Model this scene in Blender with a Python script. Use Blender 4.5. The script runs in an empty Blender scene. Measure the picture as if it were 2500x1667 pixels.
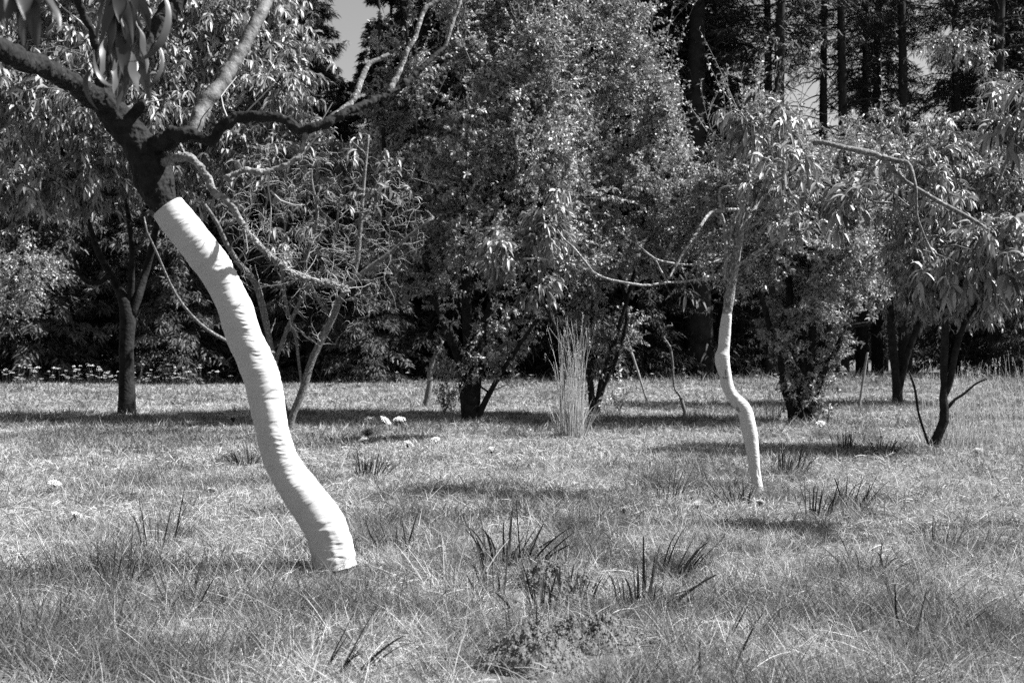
import bpy, math, random
import numpy as np
from mathutils import Vector

# ------------------------------------------------------------------ camera, world, sun, exposure
sc = bpy.context.scene
COL = sc.collection
F = 2778.0            # focal length in pixels of the 2500 px wide photograph
CH = 0.8              # camera height, metres
HZ = 856.0            # horizon row
cam_d = bpy.data.cameras.new('camera')
cam = bpy.data.objects.new('camera', cam_d); COL.objects.link(cam)
cam.location = (0, 0, CH); cam.rotation_euler = (math.radians(90), 0, 0)
cam_d.sensor_width = 36; cam_d.lens = 40; cam_d.shift_y = 22.5/2500
cam_d.clip_start = 0.05; cam_d.clip_end = 2000
cam_d.dof.use_dof = True; cam_d.dof.focus_distance = 5.2; cam_d.dof.aperture_fstop = 7.0
sc.camera = cam
sc.cycles.use_denoising = False          # the photograph is grainy film
sc.cycles.max_bounces = 6; sc.cycles.diffuse_bounces = 2; sc.cycles.glossy_bounces = 1
sc.cycles.transmission_bounces = 3; sc.cycles.transparent_max_bounces = 4
sc.cycles.sample_clamp_indirect = 4

SUN_EL, SUN_BACK = math.radians(50), math.radians(4)
sd = Vector((math.cos(SUN_EL)*math.cos(SUN_BACK), math.cos(SUN_EL)*math.sin(SUN_BACK), math.sin(SUN_EL)))
w = bpy.data.worlds.new('World'); sc.world = w; w.use_nodes = True
nt = w.node_tree; nt.nodes.clear()
sky = nt.nodes.new('ShaderNodeTexSky'); sky.sky_type = 'NISHITA'; sky.sun_disc = False
sky.sun_elevation = SUN_EL; sky.sun_rotation = math.atan2(sd.x, sd.y)
bw = nt.nodes.new('ShaderNodeRGBToBW')
bg = nt.nodes.new('ShaderNodeBackground'); bg.inputs['Strength'].default_value = 0.042
wo = nt.nodes.new('ShaderNodeOutputWorld')
nt.links.new(sky.outputs[0], bw.inputs[0]); nt.links.new(bw.outputs[0], bg.inputs['Color']); nt.links.new(bg.outputs[0], wo.inputs[0])
sl = bpy.data.lights.new('sun', 'SUN'); sl.energy = 4.9; sl.angle = math.radians(0.5); sl.color = (1, 1, 1)
so = bpy.data.objects.new('sun', sl); COL.objects.link(so); so.location = (20, 5, 30)
so.rotation_euler = sd.to_track_quat('Z', 'Y').to_euler()
sc.view_settings.view_transform = 'Standard'; sc.view_settings.look = 'None'
sc.view_settings.exposure = 1.9; sc.view_settings.gamma = 1

# ------------------------------------------------------------------ helpers
rng = np.random.default_rng(7)
def P(u, v, d): return np.array([(u-1250.0)/F*d, d, CH-(v-HZ)/F*d])
def ground_d(v): return CH*F/(v-HZ)
def hash3(ix, iy, iz, seed=0):
    h = (ix.astype(np.int64)*374761393 + iy.astype(np.int64)*668265263 + iz.astype(np.int64)*2147483647 + seed*974634777) & 0xffffffff
    h = ((h ^ (h >> 13))*1274126177) & 0xffffffff
    h = ((h ^ (h >> 16))*2246822519) & 0xffffffff
    return ((h ^ (h >> 15)) & 0xffffff)/float(0xffffff)
def noise(x, y, z=None, seed=0):
    x = np.asarray(x, float); y = np.asarray(y, float)
    z = np.zeros_like(x) if z is None else np.asarray(z, float)
    ix, iy, iz = np.floor(x), np.floor(y), np.floor(z)
    fx, fy, fz = x-ix, y-iy, z-iz
    fx, fy, fz = [a*a*(3-2*a) for a in (fx, fy, fz)]
    r = 0
    for dx in (0, 1):
        for dy in (0, 1):
            for dz in (0, 1):
                wgt = (fx if dx else 1-fx)*(fy if dy else 1-fy)*(fz if dz else 1-fz)
                r = r+wgt*hash3(ix+dx, iy+dy, iz+dz, seed)
    return r
def fbm(x, y, z=None, seed=0, o=3):
    r, a, t = 0, 1, 0
    for i in range(o):
        k = 2.03**i
        r = r+a*noise(x*k, y*k, None if z is None else z*k, seed+i); t += a; a *= .5
    return r/t
def gz(x, y): return (fbm(np.asarray(x)*.55, np.asarray(y)*.55, None, 91, 3)-.5)*.07
def norm(a): return a/np.maximum(np.linalg.norm(a, axis=-1, keepdims=True), 1e-9)

class Buf:
    def __init__(s): s.v = []; s.f = []; s.m = []; s.s = []; s.n = 0
    def add(s, V, Q, mi=0, shade=.5):
        V = np.asarray(V, np.float32).reshape(-1, 3); Q = np.asarray(Q, np.int64)
        s.v.append(V); s.f.append(Q+s.n); s.m.append(np.full(len(Q), mi, np.int32))
        s.s.append(np.broadcast_to(np.asarray(shade, np.float32), (len(V),)).copy()); s.n += len(V)
    def mesh(s, name, mats, origin=(0, 0, 0), smooth=True):
        V = np.concatenate(s.v)-np.asarray(origin, np.float32)
        me = bpy.data.meshes.new(name)
        me.vertices.add(len(V)); me.vertices.foreach_set('co', V.ravel())
        loops = np.concatenate([q.ravel() for q in s.f]); sizes = np.concatenate([np.full(len(q), q.shape[1]) for q in s.f])
        me.loops.add(len(loops)); me.loops.foreach_set('vertex_index', loops.astype(np.int32))
        st = np.concatenate([[0], np.cumsum(sizes)[:-1]]).astype(np.int32)
        me.polygons.add(len(sizes)); me.polygons.foreach_set('loop_start', st)
        me.polygons.foreach_set('material_index', np.concatenate(s.m))
        me.polygons.foreach_set('use_smooth', np.full(len(sizes), smooth))
        at = me.attributes.new('shade', 'FLOAT', 'POINT'); at.data.foreach_set('value', np.concatenate(s.s))
        for m in mats: me.materials.append(m)
        me.update(calc_edges=True); return me
def link(name, me, parent=None):
    o = bpy.data.objects.new(name, me); COL.objects.link(o)
    if parent is not None: o.parent = parent
    return o
def thing(name, label, cat, loc, group=None):
    o = bpy.data.objects.new(name, None); COL.objects.link(o); o.location = tuple(loc)
    o.empty_display_size = .1; o['label'] = label; o['category'] = cat
    if group: o['group'] = group
    return o
def tag(o, label, cat, group=None, kind=None):
    if kind: o['kind'] = kind
    o['label'] = label; o['category'] = cat
    if group: o['group'] = group
    return o
def copy_thing(r, loc, rz, scale=1, label=None):
    c = r.copy(); COL.objects.link(c); c.location = tuple(loc); c.rotation_euler = (0, 0, rz)
    c.scale = (scale,)*3 if not hasattr(scale, '__len__') else scale
    if label: c['label'] = label
    for ch in r.children:
        k = ch.copy(); COL.objects.link(k); k.parent = c
    return c

def resample(pts, n):
    """Catmull-Rom through rows (x,y,z,r), n samples."""
    p = np.asarray(pts, float)
    if len(p) == 2:
        t = np.linspace(0, 1, n)[:, None]; return p[0]*(1-t)+p[1]*t
    q = np.vstack([2*p[0]-p[1], p, 2*p[-1]-p[-2]])
    L = np.concatenate([[0], np.cumsum(np.linalg.norm(np.diff(p[:, :3], axis=0), axis=1))])
    s = np.linspace(0, L[-1], n); i = np.clip(np.searchsorted(L, s, 'right')-1, 0, len(p)-2)
    t = ((s-L[i])/np.maximum(L[i+1]-L[i], 1e-9))[:, None]
    a, b, c, d = q[i], q[i+1], q[i+2], q[i+3]
    r = .5*((2*b)+(-a+c)*t+(2*a-5*b+4*c-d)*t*t+(-a+3*b-3*c+d)*t**3)
    r[:, 3] = np.maximum(r[:, 3], 1e-4); return r
def frames(p):
    t = norm(np.gradient(p, axis=0)); ref = np.array([0, -1., 0])
    n = np.zeros_like(p); n[0] = norm(ref-t[0]*(ref@t[0]))
    for i in range(1, len(p)):
        a = n[i-1]-t[i]*(n[i-1]@t[i]); n[i] = a/max(np.linalg.norm(a), 1e-9)
    return t, n, np.cross(t, n)
def sweep(buf, pr, sides=8, mi=0, shade=.5, rough=0, cap=True):
    p, r = pr[:, :3], pr[:, 3]; K = len(p); t, n, b = frames(p)
    a = np.linspace(0, 2*np.pi, sides, endpoint=False)
    rr = np.repeat(r[:, None], sides, 1)
    if rough:
        base = p[:, None, :]+n[:, None]*np.cos(a)[None, :, None]*rr[..., None]+b[:, None]*np.sin(a)[None, :, None]*rr[..., None]
        q = base/(np.mean(r)*1.6); rr = rr*(1+rough*(noise(q[..., 0], q[..., 1], q[..., 2], 5)-.5)*2)
    V = p[:, None]+n[:, None]*np.cos(a)[None, :, None]*rr[..., None]+b[:, None]*np.sin(a)[None, :, None]*rr[..., None]
    i = np.arange(K-1)[:, None]*sides; j = np.arange(sides)[None]; j2 = (j+1) % sides
    Q = np.stack([i+j, i+j2, i+sides+j2, i+sides+j], -1).reshape(-1, 4)
    buf.add(V.reshape(-1, 3), Q, mi, shade)
    if cap:
        for k, rev in ((0, True), (K-1, False)):
            idx = (np.arange(sides)+k*sides)
            if rev: idx = idx[::-1]
            buf.f.append((idx+buf.n-K*sides)[None]); buf.m.append(np.array([mi], np.int32))
def batch_tubes(buf, Pn, R, sides=3, mi=0, shade=.5):
    N, K, _ = Pn.shape
    if N == 0: return
    t = norm(np.gradient(Pn, axis=1)); ref = np.where(np.abs(t[:, :1, 2:3]) < .8, np.array([0, 0, 1.]), np.array([1., 0, 0]))
    n = norm(np.cross(t, np.broadcast_to(ref, t.shape))); b = np.cross(t, n)
    a = np.linspace(0, 2*np.pi, sides, endpoint=False)
    V = Pn[:, :, None]+R[:, :, None, None]*(n[:, :, None]*np.cos(a)[:, None]+b[:, :, None]*np.sin(a)[:, None])
    o = (np.arange(N)*K*sides)[:, None, None]; i = (np.arange(K-1)*sides)[None, :, None]; j = np.arange(sides)[None, None]; j2 = (j+1) % sides
    Q = np.stack([o+i+j, o+i+j2, o+i+sides+j2, o+i+sides+j], -1).reshape(-1, 4)
    sh = np.repeat(np.broadcast_to(shade, (N,)), K*sides)
    buf.add(V.reshape(-1, 3), Q, mi, sh)
DOWN = np.array([0, 0, -1.])
def batch_leaves(buf, base, d, length, width, curl, roll, S=3, fold=.35, shape='lance', mi=1, shade=.5, wave=0):
    """curved leaf blades: N leaves, S segments along, midrib plus two edges."""
    N = len(base)
    if N == 0: return
    length = np.broadcast_to(length, (N,)); width = np.broadcast_to(width, (N,)); curl = np.broadcast_to(curl, (N,))
    d = norm(d); side0 = np.cross(d, np.array([0, 0, 1.]))+1e-3*rng.normal(size=(N, 3)); side0 = norm(side0)
    up0 = np.cross(side0, d); c, s = np.cos(roll)[:, None], np.sin(roll)[:, None]
    side = norm(side0*c+up0*s)
    if shape == 'lance': prof = lambda t: np.sin(np.pi*t**.8)**.8
    elif shape == 'ovate': prof = lambda t: np.sin(np.pi*t**.85)
    else: prof = lambda t: np.clip(1.15-t, 0, 1)**.7*np.clip(t*8+.5, 0, 1)
    p = base.copy(); rows = []
    for k in range(S+1):
        t = k/S
        dd = norm(d+DOWN*(t*curl)[:, None])
        sd_ = norm(side-dd*np.sum(side*dd, -1, keepdims=True)); nn = np.cross(sd_, dd)
        wv = (width*.5*prof(min(max(t, .02), .985)))[:, None]
        lift = nn*(fold*wv)
        if wave: lift = lift+nn*wv*wave*np.sin(t*9+roll)[:, None]
        if fold is None: rows += [p-sd_*wv, p+sd_*wv]
        else: rows += [p-sd_*wv+lift, p, p+sd_*wv+lift]
        p = p+dd*(length/S)[:, None]
    A = 3
    V = np.stack(rows, 1)           # N, (S+1)*3, 3
    o = (np.arange(N)*(S+1)*A)[:, None]
    qs = []
    for k in range(S):
        for a in (0, 1): qs.append(np.array([k*A+a, k*A+a+1, (k+1)*A+a+1, (k+1)*A+a]))
    Q = (o[:, :, None]+np.array(qs)[None]).reshape(-1, 4)
    buf.add(V.reshape(-1, 3), Q, mi, np.repeat(np.broadcast_to(shade, (N,)), (S+1)*A))
def batch_blades(buf, base, d, length, width, curl, K=3, mi=0, shade=.5, face=None, tipshade=0):
    N = len(base)
    if N == 0: return
    d = norm(d)
    side = norm(np.cross(d, rng.normal(size=(N, 3)) if face is None else face))
    p = base.copy(); rows = []; length = np.broadcast_to(length, (N,)); width = np.broadcast_to(width, (N,)); curl = np.broadcast_to(curl, (N,))
    for k in range(K+1):
        t = k/K; wv = (width*.5*max(1-t**1.8, .06))[:, None]
        rows += [p-side*wv, p+side*wv]
        dd = norm(d+DOWN*(curl*(t+.3))[:, None]); p = p+dd*(length/K)[:, None]
    V = np.stack(rows, 1); o = (np.arange(N)*(K+1)*2)[:, None]
    qs = np.array([[2*k, 2*k+1, 2*k+3, 2*k+2] for k in range(K)])
    buf.add(V.reshape(-1, 3), (o[:, :, None]+qs[None]).reshape(-1, 4), mi, np.repeat(np.broadcast_to(shade, (N,)), (K+1)*2))

# ------------------------------------------------------------------ materials (all grey: black and white film)
def mat(name, lo, hi, rough=.7, spec=.3, transl=0, nscale=None, bump=0, bscale=60, speck=None, attr=True, stretch=None):
    m = bpy.data.materials.new(name); m.use_nodes = True; t = m.node_tree; N = t.nodes; L = t.links
    b = N['Principled BSDF']; b.inputs['Roughness'].default_value = rough; b.inputs['Specular IOR Level'].default_value = spec
    tc = N.new('ShaderNodeTexCoord'); vec = tc.outputs['Object']
    if stretch:
        mp = N.new('ShaderNodeMapping'); mp.inputs['Scale'].default_value = stretch; L.new(vec, mp.inputs[0]); vec = mp.outputs[0]
    fac = None
    if attr:
        at = N.new('ShaderNodeAttribute'); at.attribute_name = 'shade'; fac = at.outputs['Fac']
    if nscale:
        nz = N.new('ShaderNodeTexNoise'); nz.inputs['Scale'].default_value = nscale; nz.inputs['Detail'].default_value = 6; nz.inputs['Roughness'].default_value = .65
        L.new(vec, nz.inputs['Vector'])
        rp = N.new('ShaderNodeMapRange'); rp.inputs[1].default_value = .3; rp.inputs[2].default_value = .7
        L.new(nz.outputs['Fac'], rp.inputs[0])
        if fac is None: fac = rp.outputs[0]
        else:
            mm = N.new('ShaderNodeMath'); mm.operation = 'ADD'; L.new(fac, mm.inputs[0])
            m2 = N.new('ShaderNodeMath'); m2.operation = 'MULTIPLY_ADD'; m2.inputs[1].default_value = .9; m2.inputs[2].default_value = -.45
            L.new(rp.outputs[0], m2.inputs[0]); L.new(m2.outputs[0], mm.inputs[1]); mm.use_clamp = True; fac = mm.outputs[0]
    mr = N.new('ShaderNodeMapRange'); mr.inputs[3].default_value = lo; mr.inputs[4].default_value = hi
    L.new(fac, mr.inputs[0]); colo = mr.outputs[0]
    if speck:
        thr, sval, ssc = speck
        n2 = N.new('ShaderNodeTexNoise'); n2.inputs['Scale'].default_value = ssc; n2.inputs['Detail'].default_value = 5; n2.inputs['Roughness'].default_value = .7
        L.new(tc.outputs['Object'], n2.inputs['Vector'])
        r2 = N.new('ShaderNodeMapRange'); r2.inputs[1].default_value = thr; r2.inputs[2].default_value = thr+.05; L.new(n2.outputs['Fac'], r2.inputs[0])
        mx = N.new('ShaderNodeMix'); mx.data_type = 'FLOAT'; L.new(r2.outputs[0], mx.inputs[0]); L.new(colo, mx.inputs[2]); mx.inputs[3].default_value = sval
        colo = mx.outputs[0]
    cc = N.new('ShaderNodeCombineColor')
    for i in range(3): L.new(colo, cc.inputs[i])
    L.new(cc.outputs[0], b.inputs['Base Color'])
    if bump:
        n3 = N.new('ShaderNodeTexNoise'); n3.inputs['Scale'].default_value = bscale; n3.inputs['Detail'].default_value = 5; L.new(vec, n3.inputs['Vector'])
        bp = N.new('ShaderNodeBump'); bp.inputs['Strength'].default_value = 1; bp.inputs['Distance'].default_value = bump
        L.new(n3.outputs['Fac'], bp.inputs['Height']); L.new(bp.outputs[0], b.inputs['Normal'])
    if transl:
        tr = N.new('ShaderNodeBsdfTranslucent'); L.new(cc.outputs[0], tr.inputs[0])
        ms = N.new('ShaderNodeMixShader'); ms.inputs[0].default_value = transl
        L.new(b.outputs[0], ms.inputs[1]); L.new(tr.outputs[0], ms.inputs[2])
        L.new(ms.outputs[0], N['Material Output'].inputs[0])
    return m
M = {
 'soil': mat('dry_thatch', .05, .14, .95, .1, nscale=6, bump=.01, bscale=40, attr=False),
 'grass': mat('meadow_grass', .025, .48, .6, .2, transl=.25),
 'tuft': mat('green_blade', .008, .07, .5, .2, transl=.15),
 'straw': mat('dry_straw', .2, .42, .6, .3, transl=.2),
 'bark': mat('bark', .005, .03, .9, .06, nscale=14, bump=.012, bscale=35, speck=(.66, .10, 45)),
 'bark_hero': mat('peach_bark', .004, .022, .85, .12, nscale=30, bump=.004, bscale=90, speck=(.66, .12, 75), attr=False),
 'bark_smooth': mat('smooth_bark', .04, .13, .7, .25, nscale=26, bump=.003, bscale=110, speck=(.66, .4, 60), attr=False),
 'lichen': mat('lichen_bark', .04, .26, .95, .1, nscale=40, bump=.006, bscale=120, attr=False),
 'bark_mid': mat('mottled_bark', .03, .16, .85, .2, nscale=45, bump=.004, bscale=110, speck=(.57, .34, 70), attr=False),
 'twig': mat('twig_bark', .03, .2, .8, .25),
 'bark_pale': mat('pale_speckled_bark', .02, .26, .85, .2, nscale=45, bump=.004, bscale=110, speck=(.55, .45, 70), attr=False),  # mottled_bark lifted: colour stands in for sunlight its own crown blocks
 'bare': mat('bare_twig', .10, .34, .8, .25),
 'leaf': mat('peach_leaf', .02, .38, .45, .35, transl=.2),
 'leaf_shaded': mat('shaded_leaf', .03, .12, .4, .4, transl=.2),  # darker copy of peach_leaf: canopy shade is put into the leaf colour
 'leaf_small': mat('plum_leaf', .02, .52, .45, .32, transl=.2),
 'needle': mat('needles', .006, .022, .6, .3, transl=.1),
 'cedar': mat('cedar_spray', .02, .10, .6, .3, transl=.1),
 'pine_bark': mat('conifer_bark', .01, .03, .95, .1, nscale=5, attr=False),
 'wrap': mat('cotton_wrap', .37, .43, .85, .1, nscale=9, bump=.0003, bscale=300, attr=False),
 'petal': mat('white_petal', .5, .7, .7, .2, transl=.2),
 'crumb': mat('crumbly_soil', .05, .16, .98, .05, nscale=60, bump=.003, bscale=200),
 'wood': mat('weathered_wood', .12, .26, .85, .2, nscale=20, attr=False),
 'far': mat('far_foliage', .02, .09, .6, .3, transl=.2),
}

# ------------------------------------------------------------------ ground
def build_ground():
    b = Buf()
    xs = np.concatenate([[-600, -120, -45], np.linspace(-20, 20, 161), [45, 120, 600]])
    ys = np.concatenate([[-300, -40, -8], np.linspace(-2, 34, 145), [60, 150, 900]])
    X, Y = np.meshgrid(xs, ys); Z = gz(X, Y)
    nx = len(xs); V = np.stack([X, Y, Z], -1).reshape(-1, 3)
    i = np.arange(len(ys)-1)[:, None]*nx; j = np.arange(nx-1)[None]
    b.add(V, np.stack([i+j, i+j+1, i+nx+j+1, i+nx+j], -1).reshape(-1, 4))
    o = link('ground', b.mesh('ground', [M['soil']])); o['kind'] = 'structure'
build_ground()

MOLES = [(1305, 1600, .14, .085), (1455, 1548, .15, .065), (1345, 1418, .14, .07)]
mole_pos = []
for (u, v, r, h) in MOLES:
    d = ground_d(v+25); p = P(u, v+25, d); mole_pos.append((p[0], p[1], r, h))
TRUNK_BASES = [(828, 1395, .07), (1852, 1205, .03)]

def build_grass():
    b = Buf()
    bands = [(2.1, 3.4, 34000, 2), (3.4, 5.0, 21000, 2), (5.0, 7.5, 11000, 1.6), (7.5, 11, 5200, 1.6), (11, 16, 2100, 1.5), (16, 22, 1050, 1.5), (22, 31, 620, 1.5)]
    for (d0, d1, dens, marg) in bands:
        hw = lambda y: .46*y+marg*.5
        area = (hw(d0)+hw(d1))*(d1-d0); N = int(area*dens)
        y = d0+(d1-d0)*rng.random(N); x = (rng.random(N)*2-1)*hw(d1); k = np.abs(x) < hw(y); x, y = x[k], y[k]
        big = fbm(x*.9, y*.9, None, 11, 3); mid = fbm(x*3.5, y*3.5, None, 21, 2); fine = noise(x*14, y*14, None, 31)
        k = rng.random(len(x)) < .45+.75*fine
        for (mx, my, mr, mh) in mole_pos: k &= ((x-mx)**2/(mr*1.15)**2+(y-my+.09)**2/(mr*1.5)**2 > 1) | (rng.random(len(x)) < .03)
        x, y, big, mid, fine = x[k], y[k], big[k], mid[k], fine[k]; N = len(x)
        dm = .5*(d0+d1)
        L = (.028+.062*rng.random(N)**1.8)*(.5+1.0*mid)*(.6+.9*big)*(1.35 if dm < 5 else 1.15 if dm < 7 else 1)
        if dm > 9: L *= 1.15
        edge = np.clip((y-26.5)/2.5, 0, 1); L = L*(1+3.5*edge*rng.random(N))
        th = rng.random(N)*2*np.pi; fld = fbm(x*2.5, y*2.5, None, 41, 2)*14
        lx, ly = np.cos(th)*.8+np.cos(fld)*.35, np.sin(th)*.8+np.sin(fld)*.35
        lie = rng.random(N) < .5
        vz = np.where(lie, .12+.25*rng.random(N), .7+1.3*rng.random(N))
        dr = np.stack([lx, ly, vz], -1)
        wd = np.maximum(.0019, dm/F*2500/1024*1.05/1.0*.55)*(.7+.7*rng.random(N))
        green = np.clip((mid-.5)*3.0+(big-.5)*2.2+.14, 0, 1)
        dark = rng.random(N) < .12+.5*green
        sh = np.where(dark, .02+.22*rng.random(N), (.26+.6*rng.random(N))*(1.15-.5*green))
        for (tx, ty, tr_) in ((P(815,1395,4.05)[0], 4.0, .24), (P(1852,1205,6.37)[0], 6.37, .12)):
            q_ = np.sqrt((x-tx)**2+((y-ty+.08)*1.0)**2)/tr_; L = L*np.clip(q_*.85, .28, 1)
        L = np.where(lie, L*1.35, L); L = np.where(dark & ~lie, L*1.25, L)
        base = np.stack([x, y, gz(x, y)-.004+np.where(lie, .02*rng.random(N), 0)], -1)
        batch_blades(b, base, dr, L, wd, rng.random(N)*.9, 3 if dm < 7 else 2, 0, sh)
    # taller loose stalks and long fallen straws
    N = 13000; y = 2.2+rng.random(N)**1.5*13; x = (rng.random(N)*2-1)*(.46*y+.8)
    th = rng.random(N)*6.28; base = np.stack([x, y, gz(x, y)], -1)
    cl = fbm(x*1.1, y*1.1, None, 71, 2)+.32*np.clip(-x-.1, 0, .7)*(y < 4.6) > .45; base, th, x, y = base[cl], th[cl], x[cl], y[cl]; N = len(x)
    kk = (x+.64)**2+(y-3.97)**2 > .05; base, th, x, y = base[kk], th[kk], x[kk], y[kk]; N = len(x)
    batch_blades(b, base, np.stack([np.cos(th)*.7, np.sin(th)*.7, .3+.9*rng.random(N)], -1), .07+.13*rng.random(N)**1.5, .0017+y*.0003, rng.random(N)*1.6, 6, 0, np.where(rng.random(N) < .38, .08, .35+.6*rng.random(N)))
    N = 1300; y = 2.2+rng.random(N)**1.4*9; x = (rng.random(N)*2-1)*(.46*y+.8); th = rng.random(N)*6.28
    base = np.stack([x, y, gz(x, y)+.035], -1)
    batch_blades(b, base, np.stack([np.cos(th), np.sin(th), .1+.5*rng.random(N)], -1), .07+.14*rng.random(N), .0018+y*.0003, .5+.9*rng.random(N), 5, 0, .55+.4*rng.random(N))
    o = link('grass', b.mesh('grass', [M['grass']]))
    tag(o, 'dry mown meadow grass, pale straw mixed with darker green blades', 'grass', kind='stuff')
build_grass()

# ------------------------------------------------------------------ tree growing
def px(path): return np.array([[*P(u, v, d), r/F*d] for (u, v, d, r) in path])
def curve(p0, p1, n, sag, jit):
    t = np.linspace(0, 1, n)[:, None]; L = np.linalg.norm(p1-p0)
    c = p0*(1-t)+p1*t; c[:, 2] += (np.sin(np.pi*t[:, 0])*sag*L)
    j = rng.normal(size=(n, 3))*jit*L; j[0] = 0; j = (j+np.roll(j, 1, 0))*.5; j[0] = 0
    return c+j
def in_blobs(blobs, n, gap=.0, gs=1.6, seed=3):
    W = np.array([b[1][0]*b[1][1]*b[1][2] for b in blobs]); W = W/W.sum(); out = []
    while sum(len(o) for o in out) < n:
        k = rng.choice(len(blobs), n, p=W)
        v = norm(rng.normal(size=(n, 3)))*(rng.random(n)**.42)[:, None]
        c = np.array([blobs[i][0] for i in k]); r = np.array([blobs[i][1] for i in k]); p = c+v*r
        if gap:
            nz = fbm(p[:, 0]*gs, p[:, 1]*gs, p[:, 2]*gs, seed, 2); p = p[nz > gap]
        out.append(p)
    return np.concatenate(out)[:n]
def B(u, v, d, ru, rv, rd):      # ellipsoid crown lobe: centre by pixel and depth, radii in px (across, up) and metres (deep)
    return (P(u, v, d), (ru/F*d, rd, rv/F*d))
def leaves_on(buf, tw, kind, per, shade_c=None, mi=1):
    N, K, _ = tw.shape; n = N*per
    i = np.repeat(np.arange(N), per)
    t = 1-.75*rng.random(n)**1.3; f = t*(K-1); k = np.minimum(f.astype(int), K-2); fr = (f-k)[:, None]
    base = tw[i, k]*(1-fr)+tw[i, k+1]*fr; ax = norm(tw[i, k+1]-tw[i, k])
    rnd = norm(rng.normal(size=(n, 3)))
    cl = rng.normal(size=N)*.16
    sh = np.clip(.45+cl[i]+rng.normal(size=n)*.2, 0, 1)
    if kind == 'peach':
        d = norm(ax*.5+rnd*.75+DOWN*.3)
        batch_leaves(buf, base, d, .09+.05*rng.random(n), .021+.008*rng.random(n), .9+1.6*rng.random(n), rng.normal(size=n)*.7, 4, .35, 'lance', mi, sh)
    elif kind == 'peach_small':
        d = norm(ax*.5+rnd*.75+DOWN*.3)
        batch_leaves(buf, base, d, .06+.045*rng.random(n), .015+.006*rng.random(n), .9+1.6*rng.random(n), rng.normal(size=n)*.7, 4, .35, 'lance', mi, sh)
    elif kind == 'peach_far':
        d = norm(ax*.4+rnd*.75+DOWN*.45)
        batch_leaves(buf, base, d, .10+.06*rng.random(n), .026+.01*rng.random(n), .8+1.6*rng.random(n), rng.normal(size=n)*.9, 3, .3, 'lance', mi, sh)
    elif kind == 'plum':
        d = norm(ax*.5+rnd*.9+DOWN*.1)
        batch_leaves(buf, base, d, .034+.03*rng.random(n), .016+.011*rng.random(n), .3+.8*rng.random(n), rng.normal(size=n)*1.2, 2, .3, 'ovate', mi, sh)
def grow_tree(name, label, stems, blobs, kind, nlimb, ntwig, per, bark='bark', twig='twig', leaf='leaf', gap=.0, twl=.55, cat='tree', group=None, sag=.05,
              extra=None, limb_r=.4, upb=.0, stem_sides=10, rough=.12, stem_n=24, lseed=3, parts=None, gs=1.6, shoots=0, jit=.012, vj=.35):
    base = stems[0][0][:3].copy(); base[2] = 0
    root = thing(name, label, cat, base, group)
    tb = Buf(); nodes, nr = [], []
    for s in stems:
        pr = resample(s, stem_n); sweep(tb, pr, stem_sides, 0, .5, rough)
        lo = 5 if len(stems) < 3 else 8
        nodes.append(pr[lo:, :3]); nr.append(pr[lo:, 3])
    nodes = np.concatenate(nodes); nr = np.concatenate(nr)
    limbs = []
    if nlimb:
        T = in_blobs(blobs, nlimb, gap, gs, lseed)
        dist = np.array([np.min(np.linalg.norm(nodes-t, axis=1)) for t in T]); T = T[np.argsort(dist)]
        for t in T:
            dd = np.linalg.norm(nodes-t, axis=1)+np.maximum(nodes[:, 2]-t[2]+.15, 0)*1.2-nr*2
            j = np.argmin(dd); L = np.linalg.norm(nodes[j]-t); n = 9
            c = curve(nodes[j], t, n, sag, .035); r0 = min(nr[j]*.75, .006+.012*L)
            pr = np.hstack([c, np.linspace(r0, .0035, n)[:, None]]); limbs.append(pr)
            nodes = np.vstack([nodes, c[2:]]); nr = np.concatenate([nr, pr[2:, 3]])
    for pr in limbs: sweep(tb, pr, 6, 0, .5, .1, cap=False)
    tme = link('trunk', tb.mesh('trunk', [M[bark]], base), root)
    cb = Buf()
    T = in_blobs(blobs, ntwig, gap, gs, lseed); st = []
    for t in T:
        j = np.argmin(np.linalg.norm(nodes-t, axis=1)); st.append(nodes[j])
    st = np.array(st); vec = T-st; L = np.linalg.norm(vec, axis=1, keepdims=True)
    vec = vec/np.maximum(L, 1e-6); L = np.clip(L, .15, None)
    far = L[:, 0] > twl*1.6
    K = 5; ts = np.linspace(0, 1, K)[None, :, None]
    v2 = norm(vec+rng.normal(size=vec.shape)*vj+np.array([0, 0, upb]))
    Lq = np.minimum(L, twl*1.6)
    start = np.where(far[:, None] & (per > 0), T-vec*Lq, st)
    tw = start[:, None]+v2[:, None]*ts*Lq[:, None]
    tw[:, :, 2] -= (ts[..., 0]**2)*Lq*(.25 if kind.startswith('peach') else .08)
    tw = tw+rng.normal(size=tw.shape)*jit*np.minimum(ts*4, 1)
    batch_tubes(cb, tw, np.broadcast_to(np.linspace(.0026, .0011, K), (len(tw), K)).copy(), 3, 0, .3+.5*rng.random(len(tw)))
    if per: leaves_on(cb, tw, kind, per)
    if shoots:
        S0 = in_blobs(blobs, shoots*3, 0); cen = np.array([b[0] for b in blobs]); top = S0[np.argsort(-(S0[:, 2]+rng.random(len(S0))*1.2))[:shoots]]
        ts = np.linspace(0, 1, 9)[None, :, None]; Ls = .45+.6*rng.random(shoots)
        dv = norm(np.stack([rng.normal(size=shoots)*.4, rng.normal(size=shoots)*.3, np.ones(shoots)], -1))
        sw = top[:, None]+dv[:, None]*ts*Ls[:, None, None]; sw[:, :, 0] += ts[..., 0]**2*rng.normal(size=shoots)[:, None]*.15
        batch_tubes(cb, sw, np.broadcast_to(np.linspace(.005, .0012, 9), (shoots, 9)).copy(), 3, 0, .6)
        leaves_on(cb, sw, kind, 22)
    if extra is not None: extra(cb)
    link('crown', cb.mesh('crown', [M[twig], M[leaf]], base), root)
    return root

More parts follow.
